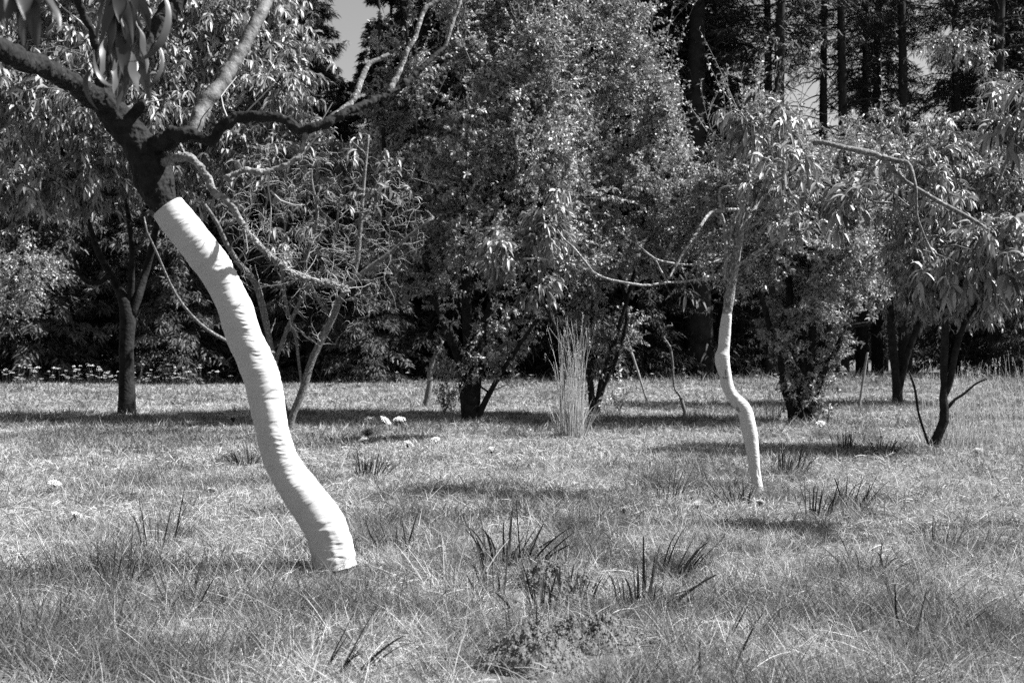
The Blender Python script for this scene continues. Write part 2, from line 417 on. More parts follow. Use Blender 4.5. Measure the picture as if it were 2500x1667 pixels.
# ------------------------------------------------------------------ the wrapped foreground peach tree
def wrap_mesh(path, rings, sides, pitch, amp, fold_at=None, seed=1, base=(0, 0, 0)):
    pr = resample(path, rings); p, r = pr[:, :3], pr[:, 3]; t, n, b = frames(p)
    s = np.concatenate([[0], np.cumsum(np.linalg.norm(np.diff(p, axis=0), axis=1))]); S = s[:, None]
    a = np.linspace(0, 2*np.pi, sides, endpoint=False)[None]
    ca, sa = np.cos(a), np.sin(a)
    ph = S/pitch+a/(2*np.pi)+.15*noise(S*5+0*a, ca*1.2+2, sa*1.2, seed); fr = ph-np.floor(ph)
    lap = (fr**1.5)*.0012*amp
    sk = S+.02*np.sin(a+1)
    sk = sk+.012*noise(S*20+0*a, ca*2, sa*2, seed+8)
    wr = (noise(sk*120, ca*2.2+5, sa*2.2+3, seed+1)-.5)*.0030+(noise(sk*260, ca*3.6+5, sa*3.6, seed+2)-.5)*.0018
    mod = .15+1.5*noise(S*11+0*a, ca*2.5, sa*2.5, seed+3)**1.6
    lump = (fbm(S*9+0*a, ca*.9+9, sa*.9, seed+4, 2)-.5)*.012
    D = lap+wr*mod*amp+lump*amp
    if fold_at is not None:
        k = np.clip((S-fold_at)/.08, 0, 1); D = D+k*(noise(S*55+1.2*sa, ca*1.1, sa*1.1+4, seed+6)-.5)*.006+k*(noise(S*8+0*a, ca*4, sa*4, seed+7)-.5)*.004
    R = r[:, None]+D
    R[0] -= .010; R[1] -= .001
    if fold_at is not None:
        # ragged lower hem
        hem = (noise(ca*2.2+3, sa*2.2, None, seed+9)-.5)*.03
    V = p[:, None]+n[:, None]*ca[..., None]*R[..., None]+b[:, None]*sa[..., None]*R[..., None]
    bf = Buf(); K = rings
    i = np.arange(K-1)[:, None]*sides; j = np.arange(sides)[None]; j2 = (j+1) % sides
    bf.add(V.reshape(-1, 3), np.stack([i+j, i+j2, i+sides+j2, i+sides+j], -1).reshape(-1, 4))
    return bf.mesh('trunk_wrap', [M['wrap']], base), V

D0 = 4.12
wrapA = [(408,505,41),(438,545,43),(469,583,43),(517,645,42),(549,699,42),(573,750,40.5),(590,803,41.5),(614,860,42),(634,916,42),(645,955,42),(661,1031,40),(681,1106,41),(705,1156,43),(741,1208,48),(778,1258,51),(800,1301,50),(812,1343,52),(819,1385,53)]
depthA = np.interp([w_[1] for w_ in wrapA], [500, 900, 1200, 1385], [4.0, 4.06, 4.12, 4.12])
WA = [(u, v, d, r) for (u, v, r), d in zip(wrapA, depthA)]
rootA = thing('peach_tree', 'nearest peach tree, thick leaning trunk bandaged in white cloth up to its fork', 'tree', (P(826, 1400, D0)[0], D0, 0))
baseA = np.array(rootA.location)
wme, wV = wrap_mesh(px(WA), 760, 120, .085, 1.1, fold_at=1.22, base=baseA)
wo_ = link('trunk_wrap', wme, rootA)
wo_['label'] = 'white cloth bandage wound round the lower trunk'

# limbs of the near tree: (u, v, depth, radius px)
limbsA = [
 [(835,1440,4.12,46),(822,1385,4.12,44),(800,1301,4.12,38),(741,1208,4.12,34),(681,1106,4.1,30),(640,940,4.06,30),(590,803,4.05,30),(517,645,4.02,31),(438,545,4.0,31),(404,500,4.0,35),(388,465,4.0,43),(367,420,4.0,46),(352,375,4.0,44),(325,335,3.99,38),(295,300,3.97,38),(262,262,3.92,33),(240,238,3.87,28)],
 [(285,290,3.97,30),(244,244,3.9,31),(205,222,3.8,26),(172,201,3.7,24),(115,170,3.5,23),(60,152,3.3,25),(0,125,3.1,28),(-90,90,2.9,27)],
 [(262,270,3.94,30),(275,225,3.96,26),(300,190,4.0,24),(340,140,4.05,25),(372,92,4.1,25),(400,45,4.15,24),(425,0,4.2,23),(465,-80,4.3,20),(480,-200,4.4,15)],
 [(250,260,3.9,16),(243,190,3.85,11),(238,129,3.8,9),(221,72,3.75,9),(201,29,3.7,9),(183,-10,3.65,8),(160,-90,3.6,6)],
 [(290,310,3.97,18),(318,285,3.95,14),(340,265,3.93,13),(354,252,3.92,12)],
 [(345,385,4.0,34),(372,362,3.98,26),(400,345,3.95,23),(425,333,3.93,20),(453,327,3.92,18),(490,337,3.92,14),(528,350,3.92,12)],
 [(515,354,3.92,11),(533,321,3.91,12),(560,297,3.9,13),(592,288,3.9,13),(627,284,3.9,12),(665,288,3.9,11),(690,292,3.9,10),(708,300,3.9,13),(722,312,3.9,13),(740,317,3.9,12),(761,311,3.9,11),(811,291,3.92,11),(855,268,3.95,10),(895,254,4.0,9),(942,231,4.05,9),(985,208,4.1,8.5),(1022,174,4.15,8),(1060,140,4.2,7.5),(1089,114,4.25,6)],
 [(455,330,3.93,15),(472,312,3.95,17),(500,255,4.0,19),(532,210,4.05,18),(567,158,4.1,17),(600,98,4.15,16),(632,38,4.2,15),(650,0,4.25,14),(675,-60,4.3,13),(700,-180,4.4,10)],
 [(385,402,4.02,14),(413,391,3.93,13),(447,384,3.88,14),(482,400,3.86,13),(508,436,3.85,11),(523,469,3.85,11),(555,491,3.85,11),(587,539,3.86,10),(619,584,3.88,9.5),(657,622,3.9,9),(700,657,3.92,8),(746,681,3.95,7),(798,690,3.97,8),(851,711,4.0,8)],
 [(548,436,3.84,5),(557,430,3.84,7.5),(594,418,3.85,8.5),(635,419,3.86,8),(661,416,3.87,8),(707,398,3.88,8),(732,380,3.89,9),(740,355,3.9,6.5),(748,318,3.9,6)],
 [(806,292,3.92,9),(835,268,3.95,8),(861,246,3.98,8),(874,215,4.0,8),(885,187,4.03,7),(905,155,4.06,6),(949,134,4.1,5)],
 [(945,232,4.05,7),(957,208,4.06,8),(969,187,4.08,7.5),(995,124,4.1,6.5),(1016,84,4.12,6),(1036,23,4.15,6),(1070,0,4.17,5.5),(1110,-40,4.2,5)],
 [(1087,117,4.25,5.5),(1102,65,4.27,5),(1123,7,4.3,4.5),(1135,-40,4.35,4)],
]
def hero_bark(name, idx, matname, parent, vox, disp, seed, smooth_it=4):
    b = Buf()
    for k in idx:
        pr = px(limbsA[k]); pr[:, 3] *= (.78 if k in (8, 9) else 1); n = max(16, int(len(limbsA[k])*7)); rs = resample(pr, n)
        if k: rs[:, :3] += (np.stack([fbm(np.arange(n)*.31, np.full(n, k*3.7+q*11), None, 17, 2) for q in range(3)], -1)-.5)*rs[:, 3:4]*.8
        sweep(b, rs, 18, 0, .5, .14)
    o = link(name, b.mesh(name, [M[matname]], baseA), parent)
    m = o.modifiers.new('remesh', 'REMESH'); m.mode = 'VOXEL'; m.voxel_size = vox; m.use_smooth_shade = True
    m = o.modifiers.new('smooth', 'SMOOTH'); m.factor = .5; m.iterations = smooth_it
    for sc_, st in disp:
        t = bpy.data.textures.new('bark_relief', 'CLOUDS'); t.noise_scale = sc_; t.noise_depth = 3
        m = o.modifiers.new('relief', 'DISPLACE'); m.texture = t; m.strength = st; m.mid_level = .5; m.texture_coords = 'LOCAL'
    return o
tr = hero_bark('trunk', [0, 1, 2, 3, 4, 5, 6], 'bark_hero', rootA, .0042, [(.035, .016), (.012, .009)], 1, 5)
l1 = hero_bark('limb', [7], 'bark_smooth', rootA, .004, [(.03, .006)], 2, 3); l1['label'] = 'smooth pale limb rising to the upper right'
l2 = hero_bark('dead_limb', [8, 9], 'lichen', rootA, .0028, [(.03, .012), (.009, .007)], 3, 1); l2['label'] = 'dead limb crusted with pale lichen'
l3 = hero_bark('limb', [10, 11, 12], 'bark_mid', rootA, .0032, [(.02, .004)], 4, 2)

def hero_crown():
    cb = Buf()
    # twigs hanging with leaves in front of the fork (near the camera)
    specs = []
    def hang(u, v0, v1, d, n, l0, l1_, seed):
        r = np.random.default_rng(seed)
        p = np.array([P(u+12*math.sin(k*1.3+seed), v0+(v1-v0)*k/7, d) for k in range(8)])
        batch_tubes(cb, p[None], np.linspace(.003, .0014, 8)[None], 5, 0, .3)
        for k in range(n):
            t = .15+.85*k/n; f = t*7; i = min(int(f), 6); q = p[i]*(1-(f-i))+p[i+1]*(f-i)
            th = k*2.4+r.random()
            dd = np.array([math.cos(th)*.38, math.sin(th)*.4, -.6-.6*r.random()])
            specs.append((q, dd, l0+(l1_-l0)*r.random(), .024+.008*r.random(), .3+1.6*r.random()**2, r.normal()*.9))
    hang(292, -120, 150, 2.3, 16, .09, .13, 1)
    hang(325, -80, 170, 2.5, 10, .09, .12, 2)
    hang(268, -150, 110, 2.5, 8, .09, .12, 5)
    hang(60, -150, -50, 1.6, 10, .09, .12, 3)
    b0 = np.array([s[0] for s in specs]); d = np.array([s[1] for s in specs])
    batch_leaves(cb, b0, d, np.array([s[2] for s in specs]), np.array([s[3] for s in specs]), np.array([s[4] for s in specs]), np.array([s[5] for s in specs]), 14, .35, 'lance', 1, -.1+.35*rng.random(len(specs)), wave=.25)  # low tones paint the crown's shade onto these leaves
    # ring-curled leaves
    for (u, v, d, rad, a0, a1, wd) in [(285, 140, 2.35, .046, 2.9, 5.8, .016), (300, 170, 2.4, .026, -1, 2.6, .012), (335, 150, 2.45, .052, -1.8, .8, .017), (262, 215, 2.3, .04, 2.2, 4.2, .016), (318, 40, 2.2, .07, -1.6, .8, .026)]:
        S = 18; a = np.linspace(a0, a1, S+1); c = P(u, v, d)
        mid = np.stack([c[0]+rad*np.cos(a), c[1]+.01*np.sin(a*2), c[2]+rad*1.25*np.sin(a)], -1)
        tt = np.linspace(0, 1, S+1); w_ = wd*.5*np.sin(np.pi*np.clip(tt, .03, .97)**.8)
        sdv = np.array([.35, .9, .2]); sdv = sdv/np.linalg.norm(sdv); out = norm(mid-c)
        V = np.stack([mid-sdv*w_[:, None]+out*w_[:, None]*.4, mid, mid+sdv*w_[:, None]+out*w_[:, None]*.4], 1).reshape(-1, 3)
        Q = [[k*3+q, k*3+q+1, k*3+q+4, k*3+q+3] for k in range(S) for q in (0, 1)]
        cb.add(V, Q, 1, .15)
    # leafy twigs out of the frame above: they dapple the trunk and the limbs
    T = in_blobs([(P(250, -380, 3.9), (.6, .5, .3)), (P(560, -360, 4.4), (.4, .5, .25)), (P(800, -200, 4.5), (.3, .4, .12))], 150, .46, 2.5)
    v = norm(rng.normal(size=T.shape)+np.array([0, 0, .2])); ts = np.linspace(0, 1, 5)[None, :, None]
    tw = T[:, None]-v[:, None]*(1-ts)*.3; tw[:, :, 2] -= ts[..., 0]**2*.07
    batch_tubes(cb, tw, np.broadcast_to(np.linspace(.003, .0012, 5), (len(tw), 5)).copy(), 3, 0, .4)
    leaves_on(cb, tw, 'peach', 9)
    # stray leaves and thin twigs along the lower limbs
    tws = []
    for (path) in [[(215,75,3.74),(195,52,3.7),(172,34,3.66),(150,16,3.6),(128,-8,3.55)], [(620,240,4.0),(640,215,4.0),(650,190,4.0),(662,165,4.0),(672,140,4.0)],
                   [(560,300,3.9),(545,262,3.92),(540,235,3.95),(555,215,3.97),(578,188,4.0)], [(590,290,3.9),(610,265,3.9),(640,235,3.9),(672,200,3.9),(700,150,3.9)],
                   [(748,345,3.9),(765,320,3.9),(785,295,3.9),(800,270,3.9),(812,250,3.9)], [(355,258,3.92),(365,250,3.92),(375,247,3.92),(388,246,3.92),(398,244,3.92)],
                   [(657,416,3.87),(655,455,3.9),(662,500,3.9),(660,560,3.92),(655,600,3.94)], [(735,380,3.89),(760,350,3.9),(775,330,3.9),(782,318,3.9),(790,305,3.9)],
                   [(660,465,3.9),(685,490,3.9),(715,500,3.9),(735,502,3.9),(745,500,3.9)]]:
        tws.append([P(u, v, d) for (u, v, d) in path])
    tws = np.array(tws); batch_tubes(cb, tws, np.broadcast_to(np.linspace(.0032, .0016, 5), (len(tws), 5)).copy(), 5, 0, .8)
    # lichen tufts and side spurs on the dead limb
    pr = resample(px(limbsA[8]), 160); k = rng.integers(85, 160, 360); pos = pr[k, :3]; rr = pr[k, 3]
    v = norm(rng.normal(size=pos.shape)); ts = np.linspace(0, 1, 5)[None, :, None]
    L = np.where(rng.random(len(k)) < .07, .04+.13*rng.random(len(k))**1.5, .003+.007*rng.random(len(k)))
    tw = pos[:, None]+v[:, None]*(rr[:, None, None]*.7+ts*L[:, None, None])+rng.normal(size=(len(k), 5, 3))*.007*ts
    batch_tubes(cb, tw, np.broadcast_to(np.linspace(.0020, .0008, 5), (len(tw), 5)).copy(), 3, 0, .3+.5*rng.random(len(tw)))
    link('crown', cb.mesh('crown', [M['bare'], M['leaf_shaded']], baseA), rootA)
hero_crown()

# ------------------------------------------------------------------ second wrapped tree
D2 = ground_d(1205)
wrapB = [(1775,766,12),(1773,785,13),(1771,805,13.5),(1768,840,14),(1766,856,15),(1763.5,868,18),(1763.5,880,18),(1766,895,17),(1771,914,15),(1776,940,15),(1784,958,14.5),(1796,975,15),(1812,992,16),(1821,1010,17),(1826,1034,18),(1832,1064,18),(1836,1090,16.5),(1839,1115,15),(1842,1143,13.5),(1846,1170,13),(1850,1200,14.5),(1852,1218,16)]
stemsB = [px([(u, v, D2, r-1.5) for u, v, r in wrapB[::-1]]+[(1777,748,D2,12),(1781,730,D2,12),(1785,705,D2,11),(1789,680,D2,10.5),(1794,648,D2,10.5),(1798,620,D2,10),(1803,590,D2,10.5),(1808,566,D2,10),(1822,548,D2,8),(1842,514,D2+.05,7),(1862,482,D2+.1,6),(1880,450,D2+.1,5.5),(1905,395,D2+.1,4.5),(1900,330,D2,3.5)]),
  px([(1806,570,D2,8),(1806,550,D2,6.5),(1811,530,D2-.02,6),(1815,515,D2-.03,5.5)]),
  px([(1813,518,D2-.03,5),(1790,512,D2-.05,5),(1765,514,D2-.08,5),(1737,518,D2-.1,4.5),(1718,540,D2-.15,4),(1700,570,D2-.2,3.6),(1673,610,D2-.3,3.2),(1650,650,D2-.35,2.8),(1632,682,D2-.4,2.4)]),
  px([(1788,690,D2,6),(1776,680,D2-.02,5),(1769,668,D2-.03,4.5),(1774,629,D2-.03,4.5),(1771,585,D2-.02,4.5),(1768,546,D2,4),(1761,522,D2,3)]),
  px([(1776,640,D2,5),(1773,600,D2,5),(1785,567,D2,5),(1792,540,D2,4.5),(1794,520,D2,4)]),
  px([(1788,690,D2,6),(1775,673,D2,4),(1750,670,D2-.05,3.5),(1720,678,D2-.1,3),(1696,684,D2-.15,3),(1665,688,D2-.2,3),(1630,689,D2-.3,3.2),(1600,694,D2-.35,3.2),(1573,697,D2-.4,3.3),(1520,689,D2-.45,3.3),(1466,676,D2-.5,3.1),(1440,658,D2-.5,2.8),(1412,642,D2-.5,2.5),(1351,634,D2-.5,2.6),(1278,632,D2-.5,2)]),
  px([(1452,670,D2-.5,3.5),(1425,635,D2-.5,3),(1400,605,D2-.5,3),(1378,585,D2-.5,2.5),(1360,560,D2-.5,2)]),
  px([(1630,689,D2-.3,3),(1610,655,D2-.3,2.5),(1598,632,D2-.3,2.3),(1570,610,D2-.3,2)]),
  px([(1776,625,D2-.02,3),(1740,640,D2-.1,2.5),(1700,645,D2-.2,2.5),(1660,645,D2-.3,2.5),(1600,632,D2-.4,2.2),(1560,600,D2-.4,2)]),
  px([(1769,515,D2-.08,4),(1758,492,D2-.08,3.5),(1756,470,D2-.08,3),(1765,458,D2-.08,3),(1790,455,D2-.08,3),(1830,452,D2-.05,2.5),(1870,440,D2,2)])]
def extraB(cb):
    pass
rootB = grow_tree('peach_tree', 'slender peach tree right of centre with a kinked trunk bandaged in white cloth', stemsB,
   [B(1805,310,D2,80,65,.25), B(1940,440,D2-.2,130,70,.3), B(1700,620,D2-.2,38,75,.12), B(1960,540,D2-.2,90,40,.2), B(1890,270,D2,50,50,.2)],
   'peach_small', 18, 115, 10, bark='bark_pale', twl=.25, gap=.45, gs=3)
baseB = np.array(rootB.location)
wmeB, _ = wrap_mesh(px([(u, v, D2, r) for u, v, r in wrapB]), 420, 72, .06, .62, seed=31, base=baseB)
o = link('trunk_wrap', wmeB, rootB); o['label'] = 'white cloth bandage wound round the lower trunk'

# ------------------------------------------------------------------ background fruit trees
DL = ground_d(1013)
rootL = grow_tree('peach_tree', 'broad peach tree on the left with a dark forked trunk and drooping leaves',
  [px([(308,1030,DL,25),(308,1010,DL,22),(309,960,DL,19),(309,900,DL,18),(308,840,DL,18),(312,780,DL,19),(308,745,DL,18),(300,725,DL,13),(282,692,DL,9),(268,668,DL-.2,9),(237,607,DL-.5,8),(215,540,DL-.8,6),(170,430,DL-1.2,5),(130,300,DL-1.6,4)]),
   px([(318,780,DL,11),(328,750,DL,10),(338,725,DL,10),(350,680,DL+.1,9),(362,640,DL+.1,9),(374,590,DL,8),(395,500,DL-.3,6),(440,380,DL-.6,5),(500,220,DL-.8,4)]),
   px([(312,745,DL,9),(320,714,DL,8),(321,660,DL-.1,7),(322,600,DL-.2,7),(310,500,DL-.4,6),(290,350,DL-.6,5),(300,150,DL-.8,4),(310,-50,DL-.8,3)]),
   px([(268,672,DL-.2,7),(240,690,DL-.3,6),(214,688,DL-.4,6),(195,670,DL-.5,5),(184,645,DL-.6,4),(180,615,DL-.7,3)])],
  [B(180,200,12.6,300,270,1.7), B(80,430,12.2,210,90,1.2), B(420,330,12.9,170,200,1.3), B(600,220,13.0,170,190,1.2), B(560,30,13.2,230,150,1.2), B(150,-50,12.6,260,140,1.6), B(650,420,12.8,120,110,.9), B(770,300,13.4,120,150,.9), B(730,90,13.6,110,110,.9), B(860,340,13.8,80,120,.7), B(230,480,12.4,110,60,.8)],
  'peach_far', 100, 3000, 13, gap=.42, twl=.45, sag=.08)

DB = 11.2
def bare_extra(cb):
    # a few drooping clusters of leaves
    T = in_blobs([B(690,560,DB-.4,90,90,.3), B(640,640,DB-.5,40,70,.2), B(900,430,DB,120,100,.4), B(1030,500,DB,60,50,.3), B(790,370,DB,60,50,.3)], 38)
    v = norm(rng.normal(size=T.shape)); ts = np.linspace(0, 1, 5)[None, :, None]; tw = T[:, None]-v[:, None]*(1-ts)*.16
    leaves_on(cb, tw, 'peach', 9)
rootT4 = grow_tree('peach_tree', 'half-bare multi-stemmed peach tree with pale twigs, behind the thick wrapped trunk', 
  [px([(704,1062,DB,10),(707,1045,DB,9),(714,1013,DB,9),(739,954,DB,9.5),(760,883,DB,9),(788,824,DB,8.5),(816,768,DB,8),(837,718,DB,8),(886,666,DB,7),(949,620,DB,5),(1000,575,DB,4),(1060,530,DB,3)]),
   px([(704,1055,DB,7),(695,1000,DB,7),(680,930,DB,7),(666,870,DB,7),(655,815,DB,7),(640,746,DB,8),(623,690,DB,8),(581,641,DB-.2,7),(550,590,DB-.3,6),(530,545,DB-.4,5),(500,500,DB-.5,4)]),
   px([(690,985,DB,4),(672,900,DB,4),(696,817,DB,5),(725,753,DB,5),(760,690,DB,4.5),(800,640,DB,4),(820,560,DB,3),(830,480,DB,2.5)]),
   px([(835,725,DB,6),(860,680,DB,6),(872,638,DB,6),(879,567,DB,5.5),(884,500,DB,5),(890,430,DB,4),(900,330,DB,3)]),
   px([(740,955,DB,4),(730,890,DB,3.5),(722,825,DB,4),(700,750,DB,4),(690,690,DB,4),(692,600,DB,3),(700,520,DB,2.5),(712,440,DB,2)]),
   px([(668,860,DB-.3,3.5),(600,855,DB-1,3.5),(555,833,DB-1.5,4),(500,800,DB-1.8,4),(459,760,DB-2,3.6),(430,720,DB-2.1,3.2),(406,672,DB-2.2,3),(380,610,DB-2.3,2.6),(360,570,DB-2.4,2.3),(352,530,DB-2.4,1.6)]),
   px([(800,765,DB,4),(770,720,DB,4),(745,650,DB,4),(760,590,DB,4),(775,520,DB,3.5),(760,430,DB,3),(770,370,DB,2)])],
  [B(720,560,DB,190,190,.7), B(850,640,DB,150,160,.6), B(760,760,DB,110,110,.5), B(960,560,DB,100,120,.5), B(590,600,DB-.3,90,120,.4), B(800,420,DB,170,110,.5), B(650,430,DB-.3,110,110,.4), B(1000,480,DB,70,90,.4)],
  'peach', 190, 800, 0, bark='bark_mid', twig='bare', twl=.6, rough=.05, upb=.35, jit=.010, vj=.16, extra=bare_extra, limb_r=.3, sag=0)

DC = ground_d(1024)
rootC = grow_tree('plum_tree', 'tall dark plum tree in the centre, leafy suckers round its foot',
  [px([(1150,1045,DC,26),(1150,1010,DC,20),(1150,960,DC,17),(1148,900,DC,15),(1142,820,DC,13),(1138,700,DC,12),(1136,560,DC,11),(1137,420,DC,10),(1136,280,DC,9),(1137,130,DC,8),(1138,0,DC,7),(1138,-150,DC,5)]),
   px([(1155,1040,DC,16),(1162,960,DC,12),(1170,880,DC,11),(1180,800,DC,10),(1215,700,DC-.3,8),(1260,560,DC-.4,7),(1290,400,DC-.5,6),(1300,200,DC-.5,5)]),
   px([(1142,1040,DC,14),(1132,960,DC,11),(1120,880,DC,10),(1090,800,DC-.2,8),(1050,700,DC-.3,7),(1030,520,DC-.3,6),(1020,330,DC-.3,5.5),(1000,150,DC-.3,5),(985,0,DC-.3,4)]),
   px([(1160,1030,DC,10),(1195,960,DC-.1,7),(1230,900,DC-.2,6),(1270,840,DC-.3,5),(1310,780,DC-.4,4)]),
   px([(940,700,DC-.2,4),(936,560,DC-.2,5),(938,420,DC-.2,5),(935,280,DC-.2,4),(928,120,DC-.2,3.5),(925,0,DC-.2,3)])],
  [B(1080,330,DC-.2,160,300,1.1), B(1300,250,DC-.3,170,330,1.2), B(1200,620,DC-.3,230,130,1.1), B(1020,640,DC-.3,120,110,.9), B(1200,0,DC,220,160,1.1), B(1140,940,DC,75,100,.35), B(1090,870,DC,80,70,.4), B(1210,880,DC,80,70,.4), B(940,130,DC-.1,55,90,.4), B(930,420,DC-.1,90,230,.7), B(1180,800,DC,170,90,.8), B(1400,560,DC-.4,130,160,.9)],
  'plum', 130, 5000, 21, leaf='leaf_small', gap=.465, gs=2.1, shoots=70, twl=.4, upb=.3, stem_n=30)

DD = ground_d(1012)
rootD = grow_tree('plum_tree', 'plum tree right of the central one, its sunlit crown passing the frame top',
  [px([(1448,1030,DD,14),(1447,990,DD,10),(1440,930,DD,8),(1432,850,DD,7),(1436,800,DD,6.5),(1447,760,DD,6),(1460,640,DD,6),(1470,450,DD,5),(1490,250,DD,4)]),
   px([(1455,1028,DD,10),(1462,960,DD,7),(1480,880,DD,6),(1510,800,DD,6),(1540,700,DD,5),(1570,560,DD,5),(1590,400,DD,4),(1600,250,DD,3.5)]),
   px([(1452,1020,DD,7),(1475,940,DD,5),(1500,890,DD,4.5),(1530,770,DD,4),(1500,640,DD,4),(1420,500,DD,4)])],
  [B(1450,220,DD,230,290,1.3), B(1600,480,DD-.2,150,230,1.2), B(1440,620,DD,150,120,1.0), B(1620,300,DD,100,150,.9), B(1455,940,DD,55,95,.35), B(1420,800,DD,70,80,.4), B(1660,560,DD,110,180,1.0), B(1490,800,DD,120,70,.6), B(1370,20,DD,200,180,1.2), B(1560,690,DD,110,70,.7)],
  'plum', 130, 5400, 21, leaf='leaf_small', gap=.455, gs=2.1, shoots=80, twl=.4, upb=.25)

DE = ground_d(1028)
rootE = grow_tree('plum_tree', 'spreading plum tree with a dense clump of dark stems right of the slim wrapped tree',
  [px([(1956,1050,DE,22),(1955,1000,DE,17),(1945,930,DE,13),(1935,860,DE,11),(1930,780,DE,10),(1925,680,DE,8),(1900,560,DE,6),(1870,420,DE,5)]),
   px([(1938,1050,DE,14),(1932,1000,DE,11),(1915,950,DE,8),(1905,880,DE,8),(1885,820,DE,7),(1860,730,DE-.2,6),(1830,640,DE-.3,5),(1780,520,DE-.3,4)]),
   px([(1970,1050,DE,16),(1980,990,DE,12),(1994,951,DE,9),(2010,910,DE,9),(2028,883,DE,8),(2048,840,DE,7),(2067,802,DE-.1,6),(2128,787,DE-.2,4)]),
   px([(1962,1045,DE,14),(1968,980,DE,11),(1978,900,DE,10),(1985,820,DE,9),(1980,740,DE,8),(1990,620,DE,6),(2020,500,DE,5),(2050,380,DE,4)]),
   px([(1950,1040,DE,12),(1958,960,DE,10),(1962,860,DE,9),(1955,760,DE,7),(1960,640,DE,6),(1965,480,DE,4)])],
  [B(1900,520,DE-.2,220,190,1.3), B(1800,640,DE-.3,130,130,.9), B(2040,620,DE-.2,160,150,1.1), B(1980,720,DE,170,80,1.0), B(1960,950,DE,60,90,.35), B(1890,870,DE,70,80,.4), B(2030,860,DE,60,70,.4), B(1850,330,DE,160,90,.9), B(2100,440,DE,130,130,1.0), B(1890,790,DE,60,60,.5)],
  'plum', 130, 4700, 20, leaf='leaf_small', gap=.465, gs=2.1, shoots=70, twl=.4)

DG = ground_d(1097)
rootG = grow_tree('peach_tree', 'young peach tree at the right edge, crooked dark stem rising out of tall dry grass',
  [px([(2272,1112,DG,14),(2278,1092,DG,13),(2295,1050,DG,12),(2308,1015,DG,12),(2302,985,DG,10),(2306,950,DG,9),(2304,900,DG,9),(2306,850,DG,9),(2308,780,DG,8),(2300,680,DG,6),(2280,560,DG,4),(2270,440,DG,3)]),
   px([(2306,965,DG,8),(2320,930,DG,8),(2330,870,DG,8),(2345,815,DG,7),(2365,770,DG,6),(2400,725,DG,5),(2445,690,DG,5),(2495,655,DG,5),(2560,600,DG,4)]),
   px([(2310,1000,DG,4.5),(2332,975,DG,3.6),(2352,962,DG,3),(2385,935,DG,2.5),(2410,925,DG,2)]),
   px([(2275,1105,DG,4),(2262,1070,DG,3),(2243,1009,DG,3),(2234,951,DG,3),(2222,915,DG,2)])],
  [B(2300,600,DG,170,140,.8), B(2440,640,DG-.2,110,110,.7), B(2260,430,DG,150,130,.8), B(2450,480,DG,120,140,.7), B(2360,720,DG,110,50,.5)],
  'peach_small', 60, 1250, 14, gap=.38, twl=.35)
DH = 17.0
rootH = grow_tree('fruit_tree', 'farther fruit tree at upper right, its pale leafy top just under the conifer trunks',
  [px([(2190,995,DH,14),(2190,940,DH,11),(2180,850,DH,10),(2170,700,DH,8),(2160,520,DH,6),(2150,350,DH,4)]),
   px([(2192,960,DH,9),(2220,850,DH,8),(2280,700,DH,6),(2340,520,DH,5),(2400,380,DH,4),(2440,250,DH-.5,3.5),(2400,150,DH-.8,3),(2320,110,DH-1,2.5)])],
  [B(2150,400,DH,200,150,1.2), B(2350,420,DH,170,160,1.2), B(2250,560,DH,220,150,1.2), B(2480,560,DH,120,160,1.1), B(2330,740,DH,200,70,1), B(2340,110,DH-1,130,50,.6), B(2450,190,DH-1,70,50,.6)],
  'peach_small', 80, 3000, 15, gap=.42, twl=.45)

DS = ground_d(1062)
rootS = grow_tree('peach_sapling', 'thin peach sapling rising from the dry grass clump, big drooping leaves at its bent top',
  [px([(1376,1066,DS,4.5),(1374,1000,DS,4),(1378,920,DS,4),(1380,865,DS-.1,3.8),(1366,820,DS-.2,3.5),(1352,790,DS-.3,3.5),(1343,770,DS-.4,3.2),(1338,730,DS-.5,3),(1325,690,DS-.6,3),(1300,650,DS-.7,2.6),(1290,600,DS-.7,2.4),(1310,540,DS-.7,2.2),(1345,470,DS-.7,2)]),
   px([(1338,765,DS-.4,2.6),(1325,740,DS-.5,2.6),(1312,715,DS-.6,2.3),(1300,690,DS-.6,2)])],
  [B(1320,700,DS-.6,58,38,.2), B(1230,600,DS-.8,75,50,.25), B(1340,560,DS-.7,75,75,.3), B(1370,480,DS-.7,50,45,.2), B(1210,650,DS-.8,40,35,.2)],
  'peach', 16, 120, 13, gap=0, twl=.2, stem_n=34, stem_sides=7, cat='young tree')

# left low shrub with small leaves
DQ = 17.5
grow_tree('plum_tree', 'low leafy plum tree at the far left edge under the drooping peach boughs',
  [px([(-30,985,DQ,9),(-20,900,DQ,8),(0,800,DQ,7),(30,700,DQ,5),(60,620,DQ,4)]), px([(-32,980,DQ,7),(-60,860,DQ,6),(-80,700,DQ,5)])],
  [B(40,640,DQ,140,90,1), B(110,700,DQ,80,50,.6), B(-80,700,DQ,130,140,1), B(20,740,DQ,90,50,.8)], 'plum', 50, 900, 16, leaf='leaf', gap=.42)

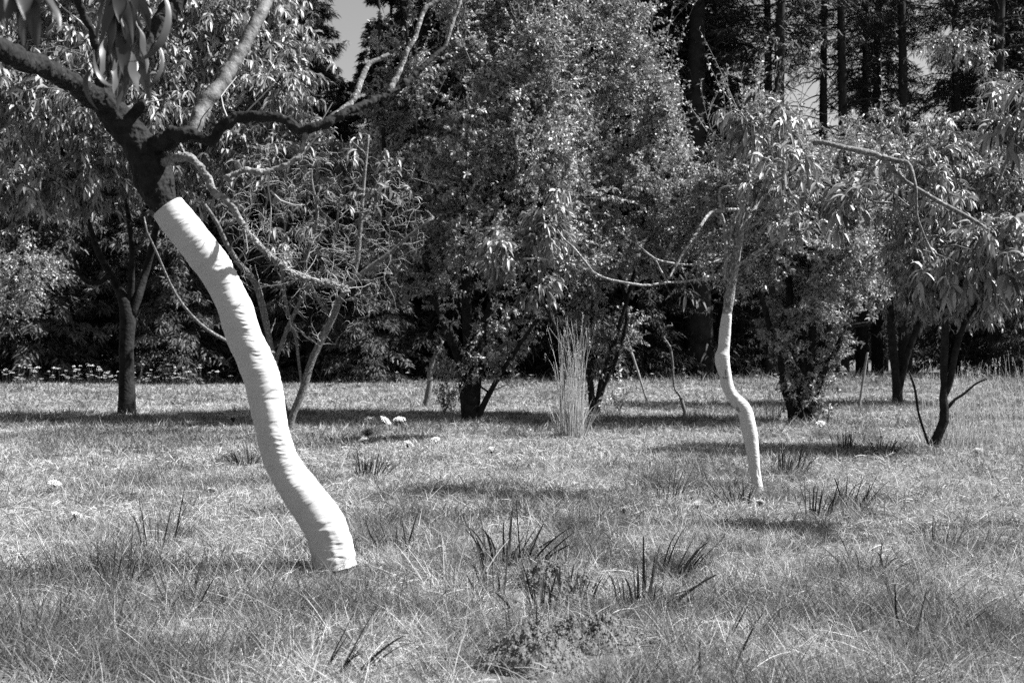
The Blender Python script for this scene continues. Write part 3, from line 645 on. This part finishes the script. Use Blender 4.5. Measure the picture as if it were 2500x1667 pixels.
# ------------------------------------------------------------------ near tree at the right edge whose lichened branch reaches in
DR = 5.2
def extraR(cb):
    pr = resample(px([(1979,352,4.9,6),(2059,360,4.95,7),(2143,379,5,6),(2220,402,5,6)]), 60); k = rng.integers(0, 60, 120); pos = pr[k, :3]
    v = norm(rng.normal(size=pos.shape)); ts = np.linspace(0, 1, 5)[None, :, None]
    tw = pos[:, None]+v[:, None]*(.007+ts*(.006+.01*rng.random((len(k), 1, 1))))
    batch_tubes(cb, tw, np.broadcast_to(np.linspace(.0022, .001, 5), (len(tw), 5)).copy(), 3, 0, .9)
grow_tree('peach_tree', 'peach tree beyond the right frame edge, a lichened branch and blurred leaves reaching in',
  [px([(2800,1290,DR,40),(2790,1150,DR,34),(2770,1000,DR,30),(2740,860,DR,24),(2690,770,DR,15),(2600,700,DR,9),(2540,660,DR,7),(2500,632,DR,6),(2457,597,DR-.05,5.6),(2385,543,DR-.1,5.4),(2308,501,DR-.15,5.2),(2243,463,DR-.2,5),(2197,432,DR-.2,5),(2160,392,DR-.2,6),(2143,379,DR-.2,7),(2100,368,DR-.25,7),(2059,360,DR-.28,6.5),(2000,346,DR-.3,6),(1985,350,DR-.3,5)]),
   px([(2150,382,DR-.2,6),(2185,392,DR-.2,6),(2218,402,DR-.2,6),(2235,452,DR-.25,3.5),(2237,490,DR-.25,3.5),(2239,528,DR-.25,3.5),(2252,565,DR-.25,3),(2266,597,DR-.25,3),(2285,630,DR-.3,2.5)]),
   px([(2740,860,DR,18),(2700,700,DR-.2,14),(2620,520,DR-.5,9),(2540,380,DR-.7,6),(2499,283,DR-.8,5.5),(2515,180,DR-.9,4),(2560,40,DR-1,4)]),
   px([(2510,262,DR-.8,4),(2480,340,DR-.85,4.5),(2455,400,DR-.85,4),(2427,474,DR-.85,3)]),
   ],
  [B(2470,600,DR-.1,100,90,.3), B(2530,260,DR-1.0,70,80,.3), B(2080,470,DR-.2,70,50,.15), B(2330,640,DR,90,70,.2)],
  'peach_small', 30, 130, 11, bark='bark_mid', twl=.2, gap=0, extra=extraR, stem_n=60)

# ------------------------------------------------------------------ conifers and evergreens behind
def conifer(name, label, H, r0, bare, spread, nb, per, matn, droop, seed, blade=.16, cat='conifer', loc=(0, 0), group=None, dead=0, wd=.022):
    r = np.random.default_rng(seed); root = thing(name, label, cat, (loc[0], loc[1], 0), group)
    b = Buf(); hs = np.linspace(-.2, H, 14)
    pr = np.stack([.02*H*np.sin(hs*.3+seed)*.3, .02*H*np.cos(hs*.25+seed)*.3, hs, r0*(1-hs/H*.9)+.01], -1)
    sweep(b, pr, 10, 0, .5, .08)
    cen = lambda h: np.stack([np.interp(h, hs, pr[:, 0]), np.interp(h, hs, pr[:, 1]), h], -1)
    if dead:
        h = 1.5+r.random(dead)*(bare-1); th = r.random(dead)*6.28; L = .8+1.8*r.random(dead); ts = np.linspace(0, 1, 6)[None, :, None]
        dr = np.stack([np.cos(th), np.sin(th), .25*r.normal(size=dead)], -1)
        tw = cen(h)[:, None]+dr[:, None]*ts*L[:, None, None]; tw[:, :, 2] += -.25*(ts[..., 0]**2)*L[:, None]+r.normal(size=(dead, 6))*.05
        batch_tubes(b, tw, np.broadcast_to(np.linspace(.03, .008, 6), (dead, 6)).copy(), 4, 0, .5)
    link('trunk', b.mesh('trunk', [M['pine_bark']]), root)
    c = Buf(); h = bare+(H-bare)*r.random(nb)**.9; th = r.random(nb)*6.28
    L = spread*(1-(h-bare)/(H-bare+.01))**.75*(.6+.6*r.random(nb))+.25; K = 7; ts = np.linspace(0, 1, K)[None, :, None]
    dr = np.stack([np.cos(th), np.sin(th), .15+.25*r.random(nb)], -1)
    tw = cen(h)[:, None]+dr[:, None]*ts*L[:, None, None]; tw[:, :, 2] -= droop*ts[..., 0]**1.7*L[:, None]
    batch_tubes(c, tw, np.broadcast_to(np.linspace(.03, .006, K), (nb, K)).copy(), 3, 0, .4)
    n = nb*per; i = np.repeat(np.arange(nb), per); t = .15+.85*r.random(n)**.7; f = t*(K-1); k = np.minimum(f.astype(int), K-2); fr = (f-k)[:, None]
    bp = tw[i, k]*(1-fr)+tw[i, k+1]*fr; ax = norm(tw[i, k+1]-tw[i, k]); sdv = norm(np.cross(ax, [0, 0, 1.]))*np.where(r.random(n) < .5, 1, -1)[:, None]
    off = sdv*(r.random(n)*L[i]*.30*(1.15-t))[:, None]
    bp = bp+off+r.normal(size=(n, 3))*.05; bp[:, 2] -= np.linalg.norm(off, axis=1)*.35
    d = norm(ax*.8+sdv*.7+r.normal(size=(n, 3))*.45+DOWN*.25)
    cl = r.normal(size=nb)*.2
    batch_blades(c, bp, d, blade*(.6+.8*r.random(n)), wd*(.7+.6*r.random(n)), .5, 2, 1, np.clip(.4+cl[i]+r.normal(size=n)*.2, 0, 1))
    link('crown', c.mesh('crown', [M['pine_bark'], M[matn]]), root)
    return root
def at(u, d): return ((u-1250)/F*d, d)
GW = 'conifers of the dark wood'
pines = [(1707,30.5,.27,'widest bare conifer trunk, leftmost of the row at upper right'),(1749,33,.14,'thin conifer trunk just right of the widest one'),
 (1873,33,.12,'thin conifer trunk touching the left side of a thicker one'),(1899,30,.18,'stout dark conifer trunk left of the bright sky gap'),
 (2014,33,.12,'conifer trunk crossing the middle of the bright sky gap'),(2054,31.5,.13,'straight conifer trunk on the right part of the sky gap'),
 (2109,34,.10,'slim straight conifer trunk right of the sky gap, third from it'),(2141,36,.09,'thinnest conifer trunk of the upper right row'),(2205,32,.14,'conifer trunk right of the thinnest one, above the pale fruit tree'),
 (2330,34,.16,'dark conifer at upper right behind the blurred bough'),(2440,31,.17,'rightmost dark conifer at the frame edge')]
pp = conifer('pine_tree', pines[0][3], 19, .38, 9.4, 3.0, 120, 130, 'needle', .35, 3, .22, 'conifer', at(pines[0][0], pines[0][1]), 'bare conifer trunks at upper right', dead=80, wd=.03)
for k, (u, d, r, lab) in enumerate(pines[1:]):
    x, y = at(u, d); s = max(.5, r/.27)
    c = copy_thing(pp, (x, y, 0), k*1.9+1, (s**.55 if s < .7 else s, s**.55 if s < .7 else s, .9+.1*math.sin(k)), lab)
    c.scale = (max(s, .5), max(s, .5), .92+.1*math.sin(k*2.1))
lab = 'tall dark fir merging into the wood behind the fruit trees'
fir = conifer('fir_tree', lab, 17, .22, .3, 3.2, 250, 130, 'needle', .45, 11, .24, 'conifer', at(1500, 31), GW, wd=.04)
k = 0
for (u, d, s) in [(1010,33,.72),(1090,30.5,.85),(1170,32.5,.95),(1250,30.5,1.0),(1340,32,1.05),(1430,34.5,1.1),(1580,32.5,1.05),(1640,35,1.1),(1745,35,.8),(1400,30.2,.7),(1560,29.8,.45),(1660,31.5,.5),(1810,31.5,.42),(1240,36,1),(1120,36,.9),(1330,37,1.1),(1500,38,1.2),(1720,39,1.1),
                  (735,36,.74),(775,38,.78),(690,37,.7),(850,37,.56),(905,35,.62),(955,36,.8),(640,38,.75),(820,39,.6),(585,37,.62),(520,38,.6),(2480,36,1.1),(2560,33,1),(2420,40,1.05),(2150,45,1.0),(1980,40,.3),(2010,42,.28),(1880,36,.34),(2400,33,.4),(2500,30,.36),(1950,35,.26)]:
    x, y = at(u, d); copy_thing(fir, (x, y, 0), k*2.3, s); k += 1
lab2 = 'evergreen with layered drooping sprays at the left meadow edge'
cedar = conifer('cedar_tree', 'evergreen with layered grey sprays left of the dark peach trunk', 6.6, .12, .15, 1.9, 190, 130, 'cedar', .5, 21, .17, 'evergreen', at(90, 28.5), 'evergreens at the left meadow edge', wd=.035)
labs = {(430, 28): 'evergreen with soft sprays between the left trunk and the wrapped trunk', (900, 28): 'rounded evergreen right of the half-bare peach tree, catching sun', (540, 29): 'evergreen directly behind the wrapped trunk',
 (-60, 29): 'evergreen cut by the left frame edge', (200, 31): 'evergreen just left of the dark forked peach trunk', (290, 29.5): 'low evergreen right behind the dark forked peach trunk', (650, 30.5): 'evergreen showing through the bare twigs right of the wrapped trunk', (760, 28.5): 'evergreen behind the leaning stem of the half-bare peach tree', (960, 30): 'dim evergreen between the half-bare tree and the central plum tree'}
for (u, d, s) in [(-60,29,1.1),(200,31,1.15),(290,29.5,.9),(430,28,.8),(540,29,.85),(650,30.5,1.1),(760,28.5,.95),(900,28,.72),(960,30,.9),(20,33,1.25),(130,34,1.3),(360,33,1.2),(490,33,1.15),(600,34,1.25),(720,34,1.3),(830,32,.95),(900,34,.9),(-120,34,1.3)]:
    x, y = at(u, d); copy_thing(cedar, (x, y, 0), u*.013, s, labs.get((u, d), lab2))
# sunlit tree line far beyond the wood, seen through the gap between the trunks
b = Buf(); n = 42000
x = 8+rng.random(n)*60; y = 95+rng.random(n)*14; z = rng.random(n)**.8*(4.5+3*noise(x*.2, y*0, None, 4))
base = np.stack([x, y, z], -1); batch_blades(b, base, norm(rng.normal(size=(n, 3))), .5+.5*rng.random(n), .3, .3, 2, 0, rng.random(n))
tag(link('distant_thicket', b.mesh('distant_thicket', [M['far']])), 'pale sunlit thicket seen through the gap between dark trunks', 'thicket', kind='stuff')

# ------------------------------------------------------------------ dry grass clumps, tufts, saplings, stakes
def tall_clump(name, label, u, v, n, hpx, spread, seed, width=.004, lean=0, shade=(.5, 1), head=True):
    r = np.random.default_rng(seed); d = ground_d(v); c = P(u, v, d); root = thing(name, label, 'grass clump', (c[0], d, gz(c[0], d)))
    b = Buf(); a = r.random(n)*6.28; q = np.sqrt(r.random(n))*spread*.5
    base = np.stack([c[0]+np.cos(a)*q, d+np.sin(a)*q, gz(c[0], d)-.01+0*a], -1)
    L = hpx/F*d*(.3+.75*r.random(n)**.6); ts = np.linspace(0, 1, 7)[None, :, None]
    dr = np.stack([np.cos(a)*.03+lean+r.normal(size=n)*.075*(.35+spread), np.sin(a)*.03, np.ones(n)], -1)
    P7 = base[:, None]+dr[:, None]*ts*L[:, None, None]
    bend = (ts[..., 0]**3)*L[:, None]*(.09*r.normal(size=n))[:, None]; P7[:, :, 0] += bend; P7[:, :, 2] -= np.abs(bend)*.6
    batch_tubes(b, P7, np.broadcast_to(np.linspace(width*.5, width*.2, 7), (n, 7)).copy(), 3, 0, shade[0]+(shade[1]-shade[0])*r.random(n))
    link('stalk_bundle', b.mesh('stalk_bundle', [M['straw']], root.location), root)['kind'] = 'stuff'
    b = Buf(); m = n; a = r.random(m)*6.28; q = np.sqrt(r.random(m))*spread*.6
    base = np.stack([c[0]+np.cos(a)*q, d+np.sin(a)*q, gz(c[0], d)-.01+0*a], -1)
    batch_blades(b, base, np.stack([np.cos(a)*.3, np.sin(a)*.3, 1+0*a], -1), hpx/F*d*(.12+.25*r.random(m)), width*1.2, .9*r.random(m), 5, 0, r.random(m))
    if head:
        tip = P7[:, -1]; k = r.random(n) < .5; tp = tip[k]; mm = len(tp)*9; i = np.repeat(np.arange(len(tp)), 9)
        bp = tp[i]-np.stack([np.zeros(mm), np.zeros(mm), r.random(mm)*.09], -1)
        batch_blades(b, bp, norm(r.normal(size=(mm, 3))*.5+[0, 0, 1]), .02, .006, .3, 1, 0, .9)
    link('leaf_base', b.mesh('leaf_base', [M['straw']], root.location), root)['kind'] = 'stuff'
tall_clump('tall_grass_clump', 'tall bleached grass clump in the middle of the meadow, a dark dead stem inside', 1395, 1066, 90, 300, .24, 1, .006)
tall_clump('tall_grass_clump', 'wide dry grass clump round the crooked stem at the right edge', 2330, 1090, 110, 215, .5, 2, .005, lean=.1)
tall_clump('tall_grass_clump', 'arching dry grass at the far right edge, right of the wider clump', 2475, 1060, 26, 200, .35, 6, .005, lean=-.1)
tall_clump('tall_grass_clump', 'short pale grass spray just left of the plum stem clump at right', 1880, 1030, 30, 90, .2, 9, .006)

def tuft(u, v, n, hpx, label, seed, dark=True, lean=0., wide=.009, fan=.7):
    r = np.random.default_rng(seed); d = ground_d(v); c = P(u, v, d); b = Buf(); a = r.random(n)*6.28; q = np.sqrt(r.random(n))*.05*(1+fan)
    z0 = float(gz(c[0], d)); base = np.stack([c[0]+np.cos(a)*q, d+np.sin(a)*q, z0-.01+0*a], -1)
    L = hpx/F*d*(.45+.75*r.random(n))
    dr = np.stack([np.cos(a)*fan*r.random(n)+lean, np.sin(a)*fan*r.random(n)*.6, np.ones(n)*.95], -1)
    fc = np.broadcast_to(np.array([0, -1., .3]), (n, 3))+r.normal(size=(n, 3))*.5
    batch_leaves(b, base, dr, L, wide*(.6+.6*r.random(n)), .05+1.8*r.random(n)**2.5, r.normal(size=n)*.6, 8, .3, 'grass', 0, r.random(n)**1.8)
    o = link('grass_tuft', b.mesh('grass_tuft', [M['tuft' if dark else 'straw']], (c[0], d, z0))); o.location = (c[0], d, z0)
    tag(o, label, 'grass tuft', 'grass tufts in the meadow')
TU = [
 (1225,1392,16,150,'broad-bladed dark tuft crossing blades behind the soil mounds',True,-.1,.010,.8),
 (1275,1392,9,125,'dark tuft leaning right just beside the crossed blades',True,.6,.011,.4),
 (1560,1498,11,140,'dark upright tuft right of the largest soil mound',True,0,.010,.35),
 (1590,1505,11,130,'dark tuft leaning hard to the right beside the upright one',True,1.0,.010,.35),
 (1310,1505,26,110,'thick tuft between the front and rear soil mounds',True,-.1,.008,.9),
 (1105,1452,46,120,'bleached straw tuft spreading like a star right of the wrapped trunk foot',False,.1,.004,1.6),
 (1925,1165,26,75,'dark leafy tuft right of the slender wrapped trunk foot',True,.1,.010,.8),
 (1995,1262,16,80,'dark tuft on open grass below and right of the slender wrapped tree',True,.1,.009,.6),
 (1790,1235,22,70,'weedy tuft at the foot of the slender wrapped trunk',True,-.2,.007,1.),
 (1640,1225,14,75,'thin tuft left of the slender wrapped trunk',True,.1,.006,.8),
 (2080,1235,18,75,'thin dark tuft between the slender tree and the right edge',True,.3,.008,.9),
 (2060,1100,22,50,'low dark tuft in front of the plum stem clump',True,0,.010,.7),
 (2160,1110,20,50,'low dark tuft left of the crooked stem at right',True,.1,.010,.7),
 (395,1345,15,130,'dark tall tuft on the left foreground grass',True,.1,.007,.6),
 (270,1450,12,150,'sparse dark tuft at the lower left',True,0,.007,.5),
 (600,1135,30,55,'dark weedy tuft left of the wrapped trunk near mid height',True,-.1,.008,1.),
 (900,1165,34,60,'dull weedy tuft right of the wrapped trunk near mid height',True,.1,.007,1.),
 (960,1350,14,100,'dark tuft right of the foot of the wrapped trunk',True,-.2,.008,.6),
 (2110,1400,10,120,'loose dark tuft in the right foreground',True,-.2,.007,.8),
 (1785,1570,9,110,'long dark blades at the bottom right of centre',True,.5,.008,.5),
 (845,1650,8,170,'long dark blades at the bottom edge below the wrapped trunk',True,.7,.009,.3),
 (700,1405,24,80,'grey straw tuft tucked against the left of the wrapped trunk foot',False,-.2,.004,.9),
 (1750,1640,10,90,'low blades at the bottom edge right of the soil mounds',True,.2,.008,.8),
 (1180,1455,12,120,'green-grey tuft left of the rear soil mound',True,-.3,.009,.7),
 (1420,1470,20,70,'short coarse tuft between the middle and rear soil mounds',True,.2,.009,1.),
 (1640,1420,9,120,'loose dark blades right of the rear soil mound',True,.5,.009,.5),
 (1230,1560,14,80,'short dark tuft at the left side of the front soil mound',True,-.2,.008,.9),
 (470,1500,14,120,'loose long tuft in the lower left foreground',True,.3,.007,.8),
 (2230,1560,10,120,'dark bent blades near the lower right corner',True,.3,.008,.8),
 (90,1560,18,110,'scruffy tuft in the lower left corner',True,.1,.007,.8),
 (2300,1330,16,70,'faint tuft at the right edge of the meadow',True,.2,.007,.9),
]
for k, (u, v, n, h, lab, dk, le, wd, fn) in enumerate(TU): tuft(u, v, int(n*1.7), h*1.1, lab, 100+k, dk, le, wd*1.15, fn)

def stick(name, label, cat, path, matn, sides=8, spurs=0):
    pr = resample(px(path), 26); base = pr[0, :3].copy(); base[2] = 0; b = Buf(); sweep(b, pr, sides, 0, .5, .2)
    if spurs:
        k = rng.integers(4, 26, spurs); pos = pr[k, :3]; v = norm(rng.normal(size=pos.shape)+[0, 0, .3]); ts = np.linspace(0, 1, 4)[None, :, None]
        tw = pos[:, None]+v[:, None]*ts*(.03+.08*rng.random((spurs, 1, 1)))
        batch_tubes(b, tw, np.broadcast_to(np.linspace(.006, .002, 4), (spurs, 4)).copy(), 3, 0, .6)
    o = link(name, b.mesh(name, [M[matn]], base)); o.location = tuple(base); tag(o, label, cat); return o
d = ground_d(982); stick('wooden_stake', 'pale leaning stake between two plum trees', 'stake', [(1582,988,d,2.8),(1555,900,d,2.8),(1527,814,d,2.8)], 'wood')
d = ground_d(997); stick('wooden_stake', 'dark slanting stake right of the plum stem clump', 'stake', [(2096,1003,d,3.5),(2107,930,d,3.2),(2118,860,d,3)], 'wood')
d = ground_d(1017); stick('bare_sapling', 'thin mossy bare sapling with a hooked tip left of the slender wrapped tree', 'sapling', [(1676,1024,d,5),(1668,990,d,5),(1658,962,d,4),(1648,952,d,2.5),(1644,925,d,2.8),(1642,885,d,2.8),(1636,848,d,3),(1620,824,d,3),(1619,808,d,2.8),(1627,797,d,2.4),(1642,795,d,1.8)], 'bark_mid', 7, 22)
d = ground_d(994); stick('dead_tree_stem', 'short leaning dead stem left of the central plum trunk', 'dead stem', [(1038,1002,d,8),(1041,980,d,7.5),(1049,940,d,7),(1051,902,d,6),(1064,867,d,5),(1082,832,d,3)], 'bark_mid', 9, 6)
d = ground_d(1045); stick('dead_tree_stem', 'dark upright dead stem inside the bleached grass clump', 'dead stem', [(1375,1055,d-.2,5.5),(1374,1020,d-.2,5),(1371,980,d-.2,4.5),(1370,938,d-.2,4)], 'pine_bark', 9, 4)
# small weed near the stake and low foliage
def weed(name, label, u, v, w_, h_, n, seed):
    d = ground_d(v); c = P(u, v, d); r = np.random.default_rng(seed); root = thing(name, label, 'plant', (c[0], d, 0)); b = Buf()
    m = 9; th = r.random(m)*6.28; ts = np.linspace(0, 1, 5)[None, :, None]; H = h_/F*d; W = w_/F*d
    tw = np.array([c[0], d, 0.])+np.stack([np.cos(th)*W*.5, np.sin(th)*W*.5, H*(.6+.5*r.random(m))], -1)[:, None]*ts
    batch_tubes(b, tw, np.broadcast_to(np.linspace(.006, .002, 5), (m, 5)).copy(), 3, 0, .5)
    link('stem', b.mesh('stem', [M['twig']], root.location), root); b = Buf(); leaves_on(b, tw, 'plum', n//m, mi=0)
    link('foliage', b.mesh('foliage', [M['leaf_small']], root.location), root)
weed('weed', 'small leafy weed on the grass left of the pale leaning stake', 1512, 1005, 40, 60, 120, 1)
weed('weed', 'low weed beside the foot of the central plum trunk', 1085, 1010, 60, 70, 200, 2)
weed('weed', 'little weed right of the plum stem clump foot', 2020, 1030, 50, 45, 150, 3)

# ------------------------------------------------------------------ white umbel flowers
def umbel_mesh(rad, ncl, seed, per=7):
    r = np.random.default_rng(seed); b = Buf()
    k = np.arange(ncl); a = k*2.39996; q = np.sqrt((k+.5)/ncl)*rad
    cen = np.stack([np.cos(a)*q, np.sin(a)*q, .012-(q/rad)**2*.012+r.normal(size=ncl)*.002], -1)
    i = np.repeat(np.arange(ncl), per); n = len(i); off = r.normal(size=(n, 3))*[.0042, .0042, .002]
    th = r.random(n)*6.28; batch_leaves(b, cen[i]+off, np.stack([np.cos(th), np.sin(th), .5*r.normal(size=n)], -1), .0085, .008, .2, .3*r.normal(size=n), 2, .2, 'ovate', 0, r.random(n))
    # rays
    st = np.zeros((ncl, 3)); st[:, 2] = -.03; ts = np.linspace(0, 1, 3)[None, :, None]
    batch_tubes(b, st[:, None]*(1-ts)+cen[:, None]*ts, np.full((ncl, 3), .0006), 3, 1, .4)
    return b.mesh('umbel', [M['petal'], M['tuft']])
um = [umbel_mesh(.034, 60, 1), umbel_mesh(.026, 45, 2)]
FL = [(905,1026,1040,'white umbel flower, left one of the open pair in the middle of the meadow',0,.3),(941,1027,1048,'white umbel flower of the middle group, its disc tipped to the right',0,.5),
 (976,1024,1044,'white umbel flower, rightmost and topmost of the group by the shade strip',0,-.4),(898,1056,1078,'round white umbel flower below the group of three',0,.6),
 (887,1074,1096,'small faint umbel flower lowest of the group',1,.2),(1197,1098,1120,'lone white umbel flower below the bleached grass clump',1,.3),(1063,1073,1092,'small white umbel flower between the group and the grass clump',1,.1),
 (133,1180,1205,'flat white umbel flower on the left edge grass',0,.1),(186,1256,1290,'faint white umbel flower in the left foreground grass',1,.3),(518,1196,1220,'tiny white umbel flower left of the wrapped trunk',1,.3),
 (1520,1244,1270,'small white umbel flower in front and left of the slender wrapped tree',1,.5),(1698,1232,1262,'largest white umbel flower, beside the slender wrapped trunk foot',0,.4),
 (2003,1034,1050,'white umbel flower at the foot of the plum stem clump',1,.2),(1138,1004,1022,'bright umbel flower against the dark central plum trunk',1,1.2),(998,1083,1100,'pale umbel flower just below the middle group',1,.2),
 (1856,1226,1250,'little white umbel flower at the base of the slender wrapped trunk',1,.3),(568,1021,1036,'white umbel flower just left of the wrapped trunk at mid height',1,.2),(2385,1100,1115,'faint umbel flower at the right edge',1,.2)]
for k, (u, v, vg, lab, big, tilt) in enumerate(FL):
    d = ground_d(vg); c = P(u, v, d); root = thing('umbel_flower', lab, 'wildflower', (c[0], d, 0), 'white umbel flowers')
    o = link('umbel', um[0 if big == 0 else 1], root); o.location = (0, 0, c[2]); o.rotation_euler = (tilt*.8+.25, tilt*.5, k); o.scale = ((26 if big == 0 else 19)/F*d/(.068 if big == 0 else .052),)*3
    b = Buf(); zz = np.linspace(-.02, c[2]-.03, 5); sweep(b, np.stack([.006*np.sin(zz*20), 0*zz, zz, .0012+0*zz], -1), 5)
    link('stem', b.mesh('stem', [M['tuft']]), root)
fb = Buf(); r = np.random.default_rng(5)
n = 26; th = r.random(n)*6.28; batch_leaves(fb, np.stack([r.normal(size=n)*.022, r.normal(size=n)*.022, .8+r.normal(size=n)*.012], -1), np.stack([np.cos(th), np.sin(th), .6*r.normal(size=n)], -1), .026, .024, .2, .3*r.normal(size=n), 2, .2, 'ovate', 0, r.random(n))
zz = np.linspace(0, .79, 4); sweep(fb, np.stack([.02*np.sin(zz*4), 0*zz, zz, .003+0*zz], -1), 4, 1)
fm = fb.mesh('umbel_flower', [M['petal'], M['tuft']])
for k in range(190):
    if k < 150: u = rng.random()*560-20; d = 23.5+rng.random()*4.3
    else: u = 560+rng.random()*1750; d = 25.5+rng.random()*2.2
    if k < 150: u = u if rng.random() < .6 else 40*rng.integers(0, 9)+rng.normal()*22
    x, y = at(u, d); o = link('umbel_flower', fm); o.location = (x, y, 0); s = (.22+.4*rng.random()**1.5) if k < 150 else (.15+.25*rng.random()); wsc = .6+.7*rng.random()**2
    o.scale = (wsc, wsc, s); o.rotation_euler = (0, 0, rng.random()*6)
    tag(o, 'small white wildflower among many along the far meadow edge', 'wildflower', 'white wildflowers along the far meadow edge')

# ------------------------------------------------------------------ crumbly soil mounds
for k, (mx, my, mr, mh) in enumerate(mole_pos):
    b = Buf(); n = 110; g = np.linspace(-1.25, 1.25, n); X, Y = np.meshgrid(g, g); R2 = np.sqrt(X**2+Y**2)*(1+.25*(noise(X*2+k*7, Y*2, None, 3)-.5))
    Z = mh*np.clip(1-R2**2, 0, 1)**.8; det = (fbm((X+5)*7, (Y+k*9)*7, None, 7, 4)-.5)
    pits = np.clip(noise((X+3)*4, (Y+k*5)*6, None, 13)-.68, 0, 1)*3
    Z = Z+(det*.06-pits*.06)*(R2 < 1.05)*np.clip(1.2-R2, 0, 1)-(R2 >= 1)*.01
    V = np.stack([mx+X*mr, my+Y*mr*.8, gz(mx+X*mr, my+Y*mr*.8)+Z], -1).reshape(-1, 3)
    i = np.arange(n-1)[:, None]*n; j = np.arange(n-1)[None]; b.add(V, np.stack([i+j, i+j+1, i+n+j+1, i+n+j], -1).reshape(-1, 4), 0, .5)
    # crumbs of soil
    nc = 3000; rr = np.random.default_rng(k); a = rr.random(nc)*6.28; q = np.sqrt(rr.random(nc))*1.15
    ix = np.clip(((np.cos(a)*q+1.25)/2.5*(n-1)).astype(int), 0, n-1); iy = np.clip(((np.sin(a)*q+1.25)/2.5*(n-1)).astype(int), 0, n-1)
    cpos = V.reshape(n, n, 3)[iy, ix]+rr.normal(size=(nc, 3))*.002; cs = .0015+.0035*rr.random(nc)**2
    octa = np.array([[1, 0, 0], [0, 1, 0], [-1, 0, 0], [0, -1, 0], [0, 0, 1], [0, 0, -1.]]); tri = np.array([[0, 1, 4], [1, 2, 4], [2, 3, 4], [3, 0, 4], [1, 0, 5], [2, 1, 5], [3, 2, 5], [0, 3, 5]])
    VV = cpos[:, None]+octa[None]*cs[:, None, None]*(.7+.6*rr.random((nc, 6, 1))); b.add(VV.reshape(-1, 3), (np.arange(nc)[:, None, None]*6+tri).reshape(-1, 3), 0, np.repeat(.35+.3*rr.random(nc), 6))
    o = link('soil_mound', b.mesh('soil_mound', [M['crumb']], (mx, my, 0), smooth=False)); o.location = (mx, my, 0)
    tag(o, ['crumbly molehill at the bottom, frontmost and darkest with deep pits', 'low wide molehill just behind and right of the front one', 'rear molehill under the dark crossed blades'][k], 'soil mound', 'molehills in the grass')
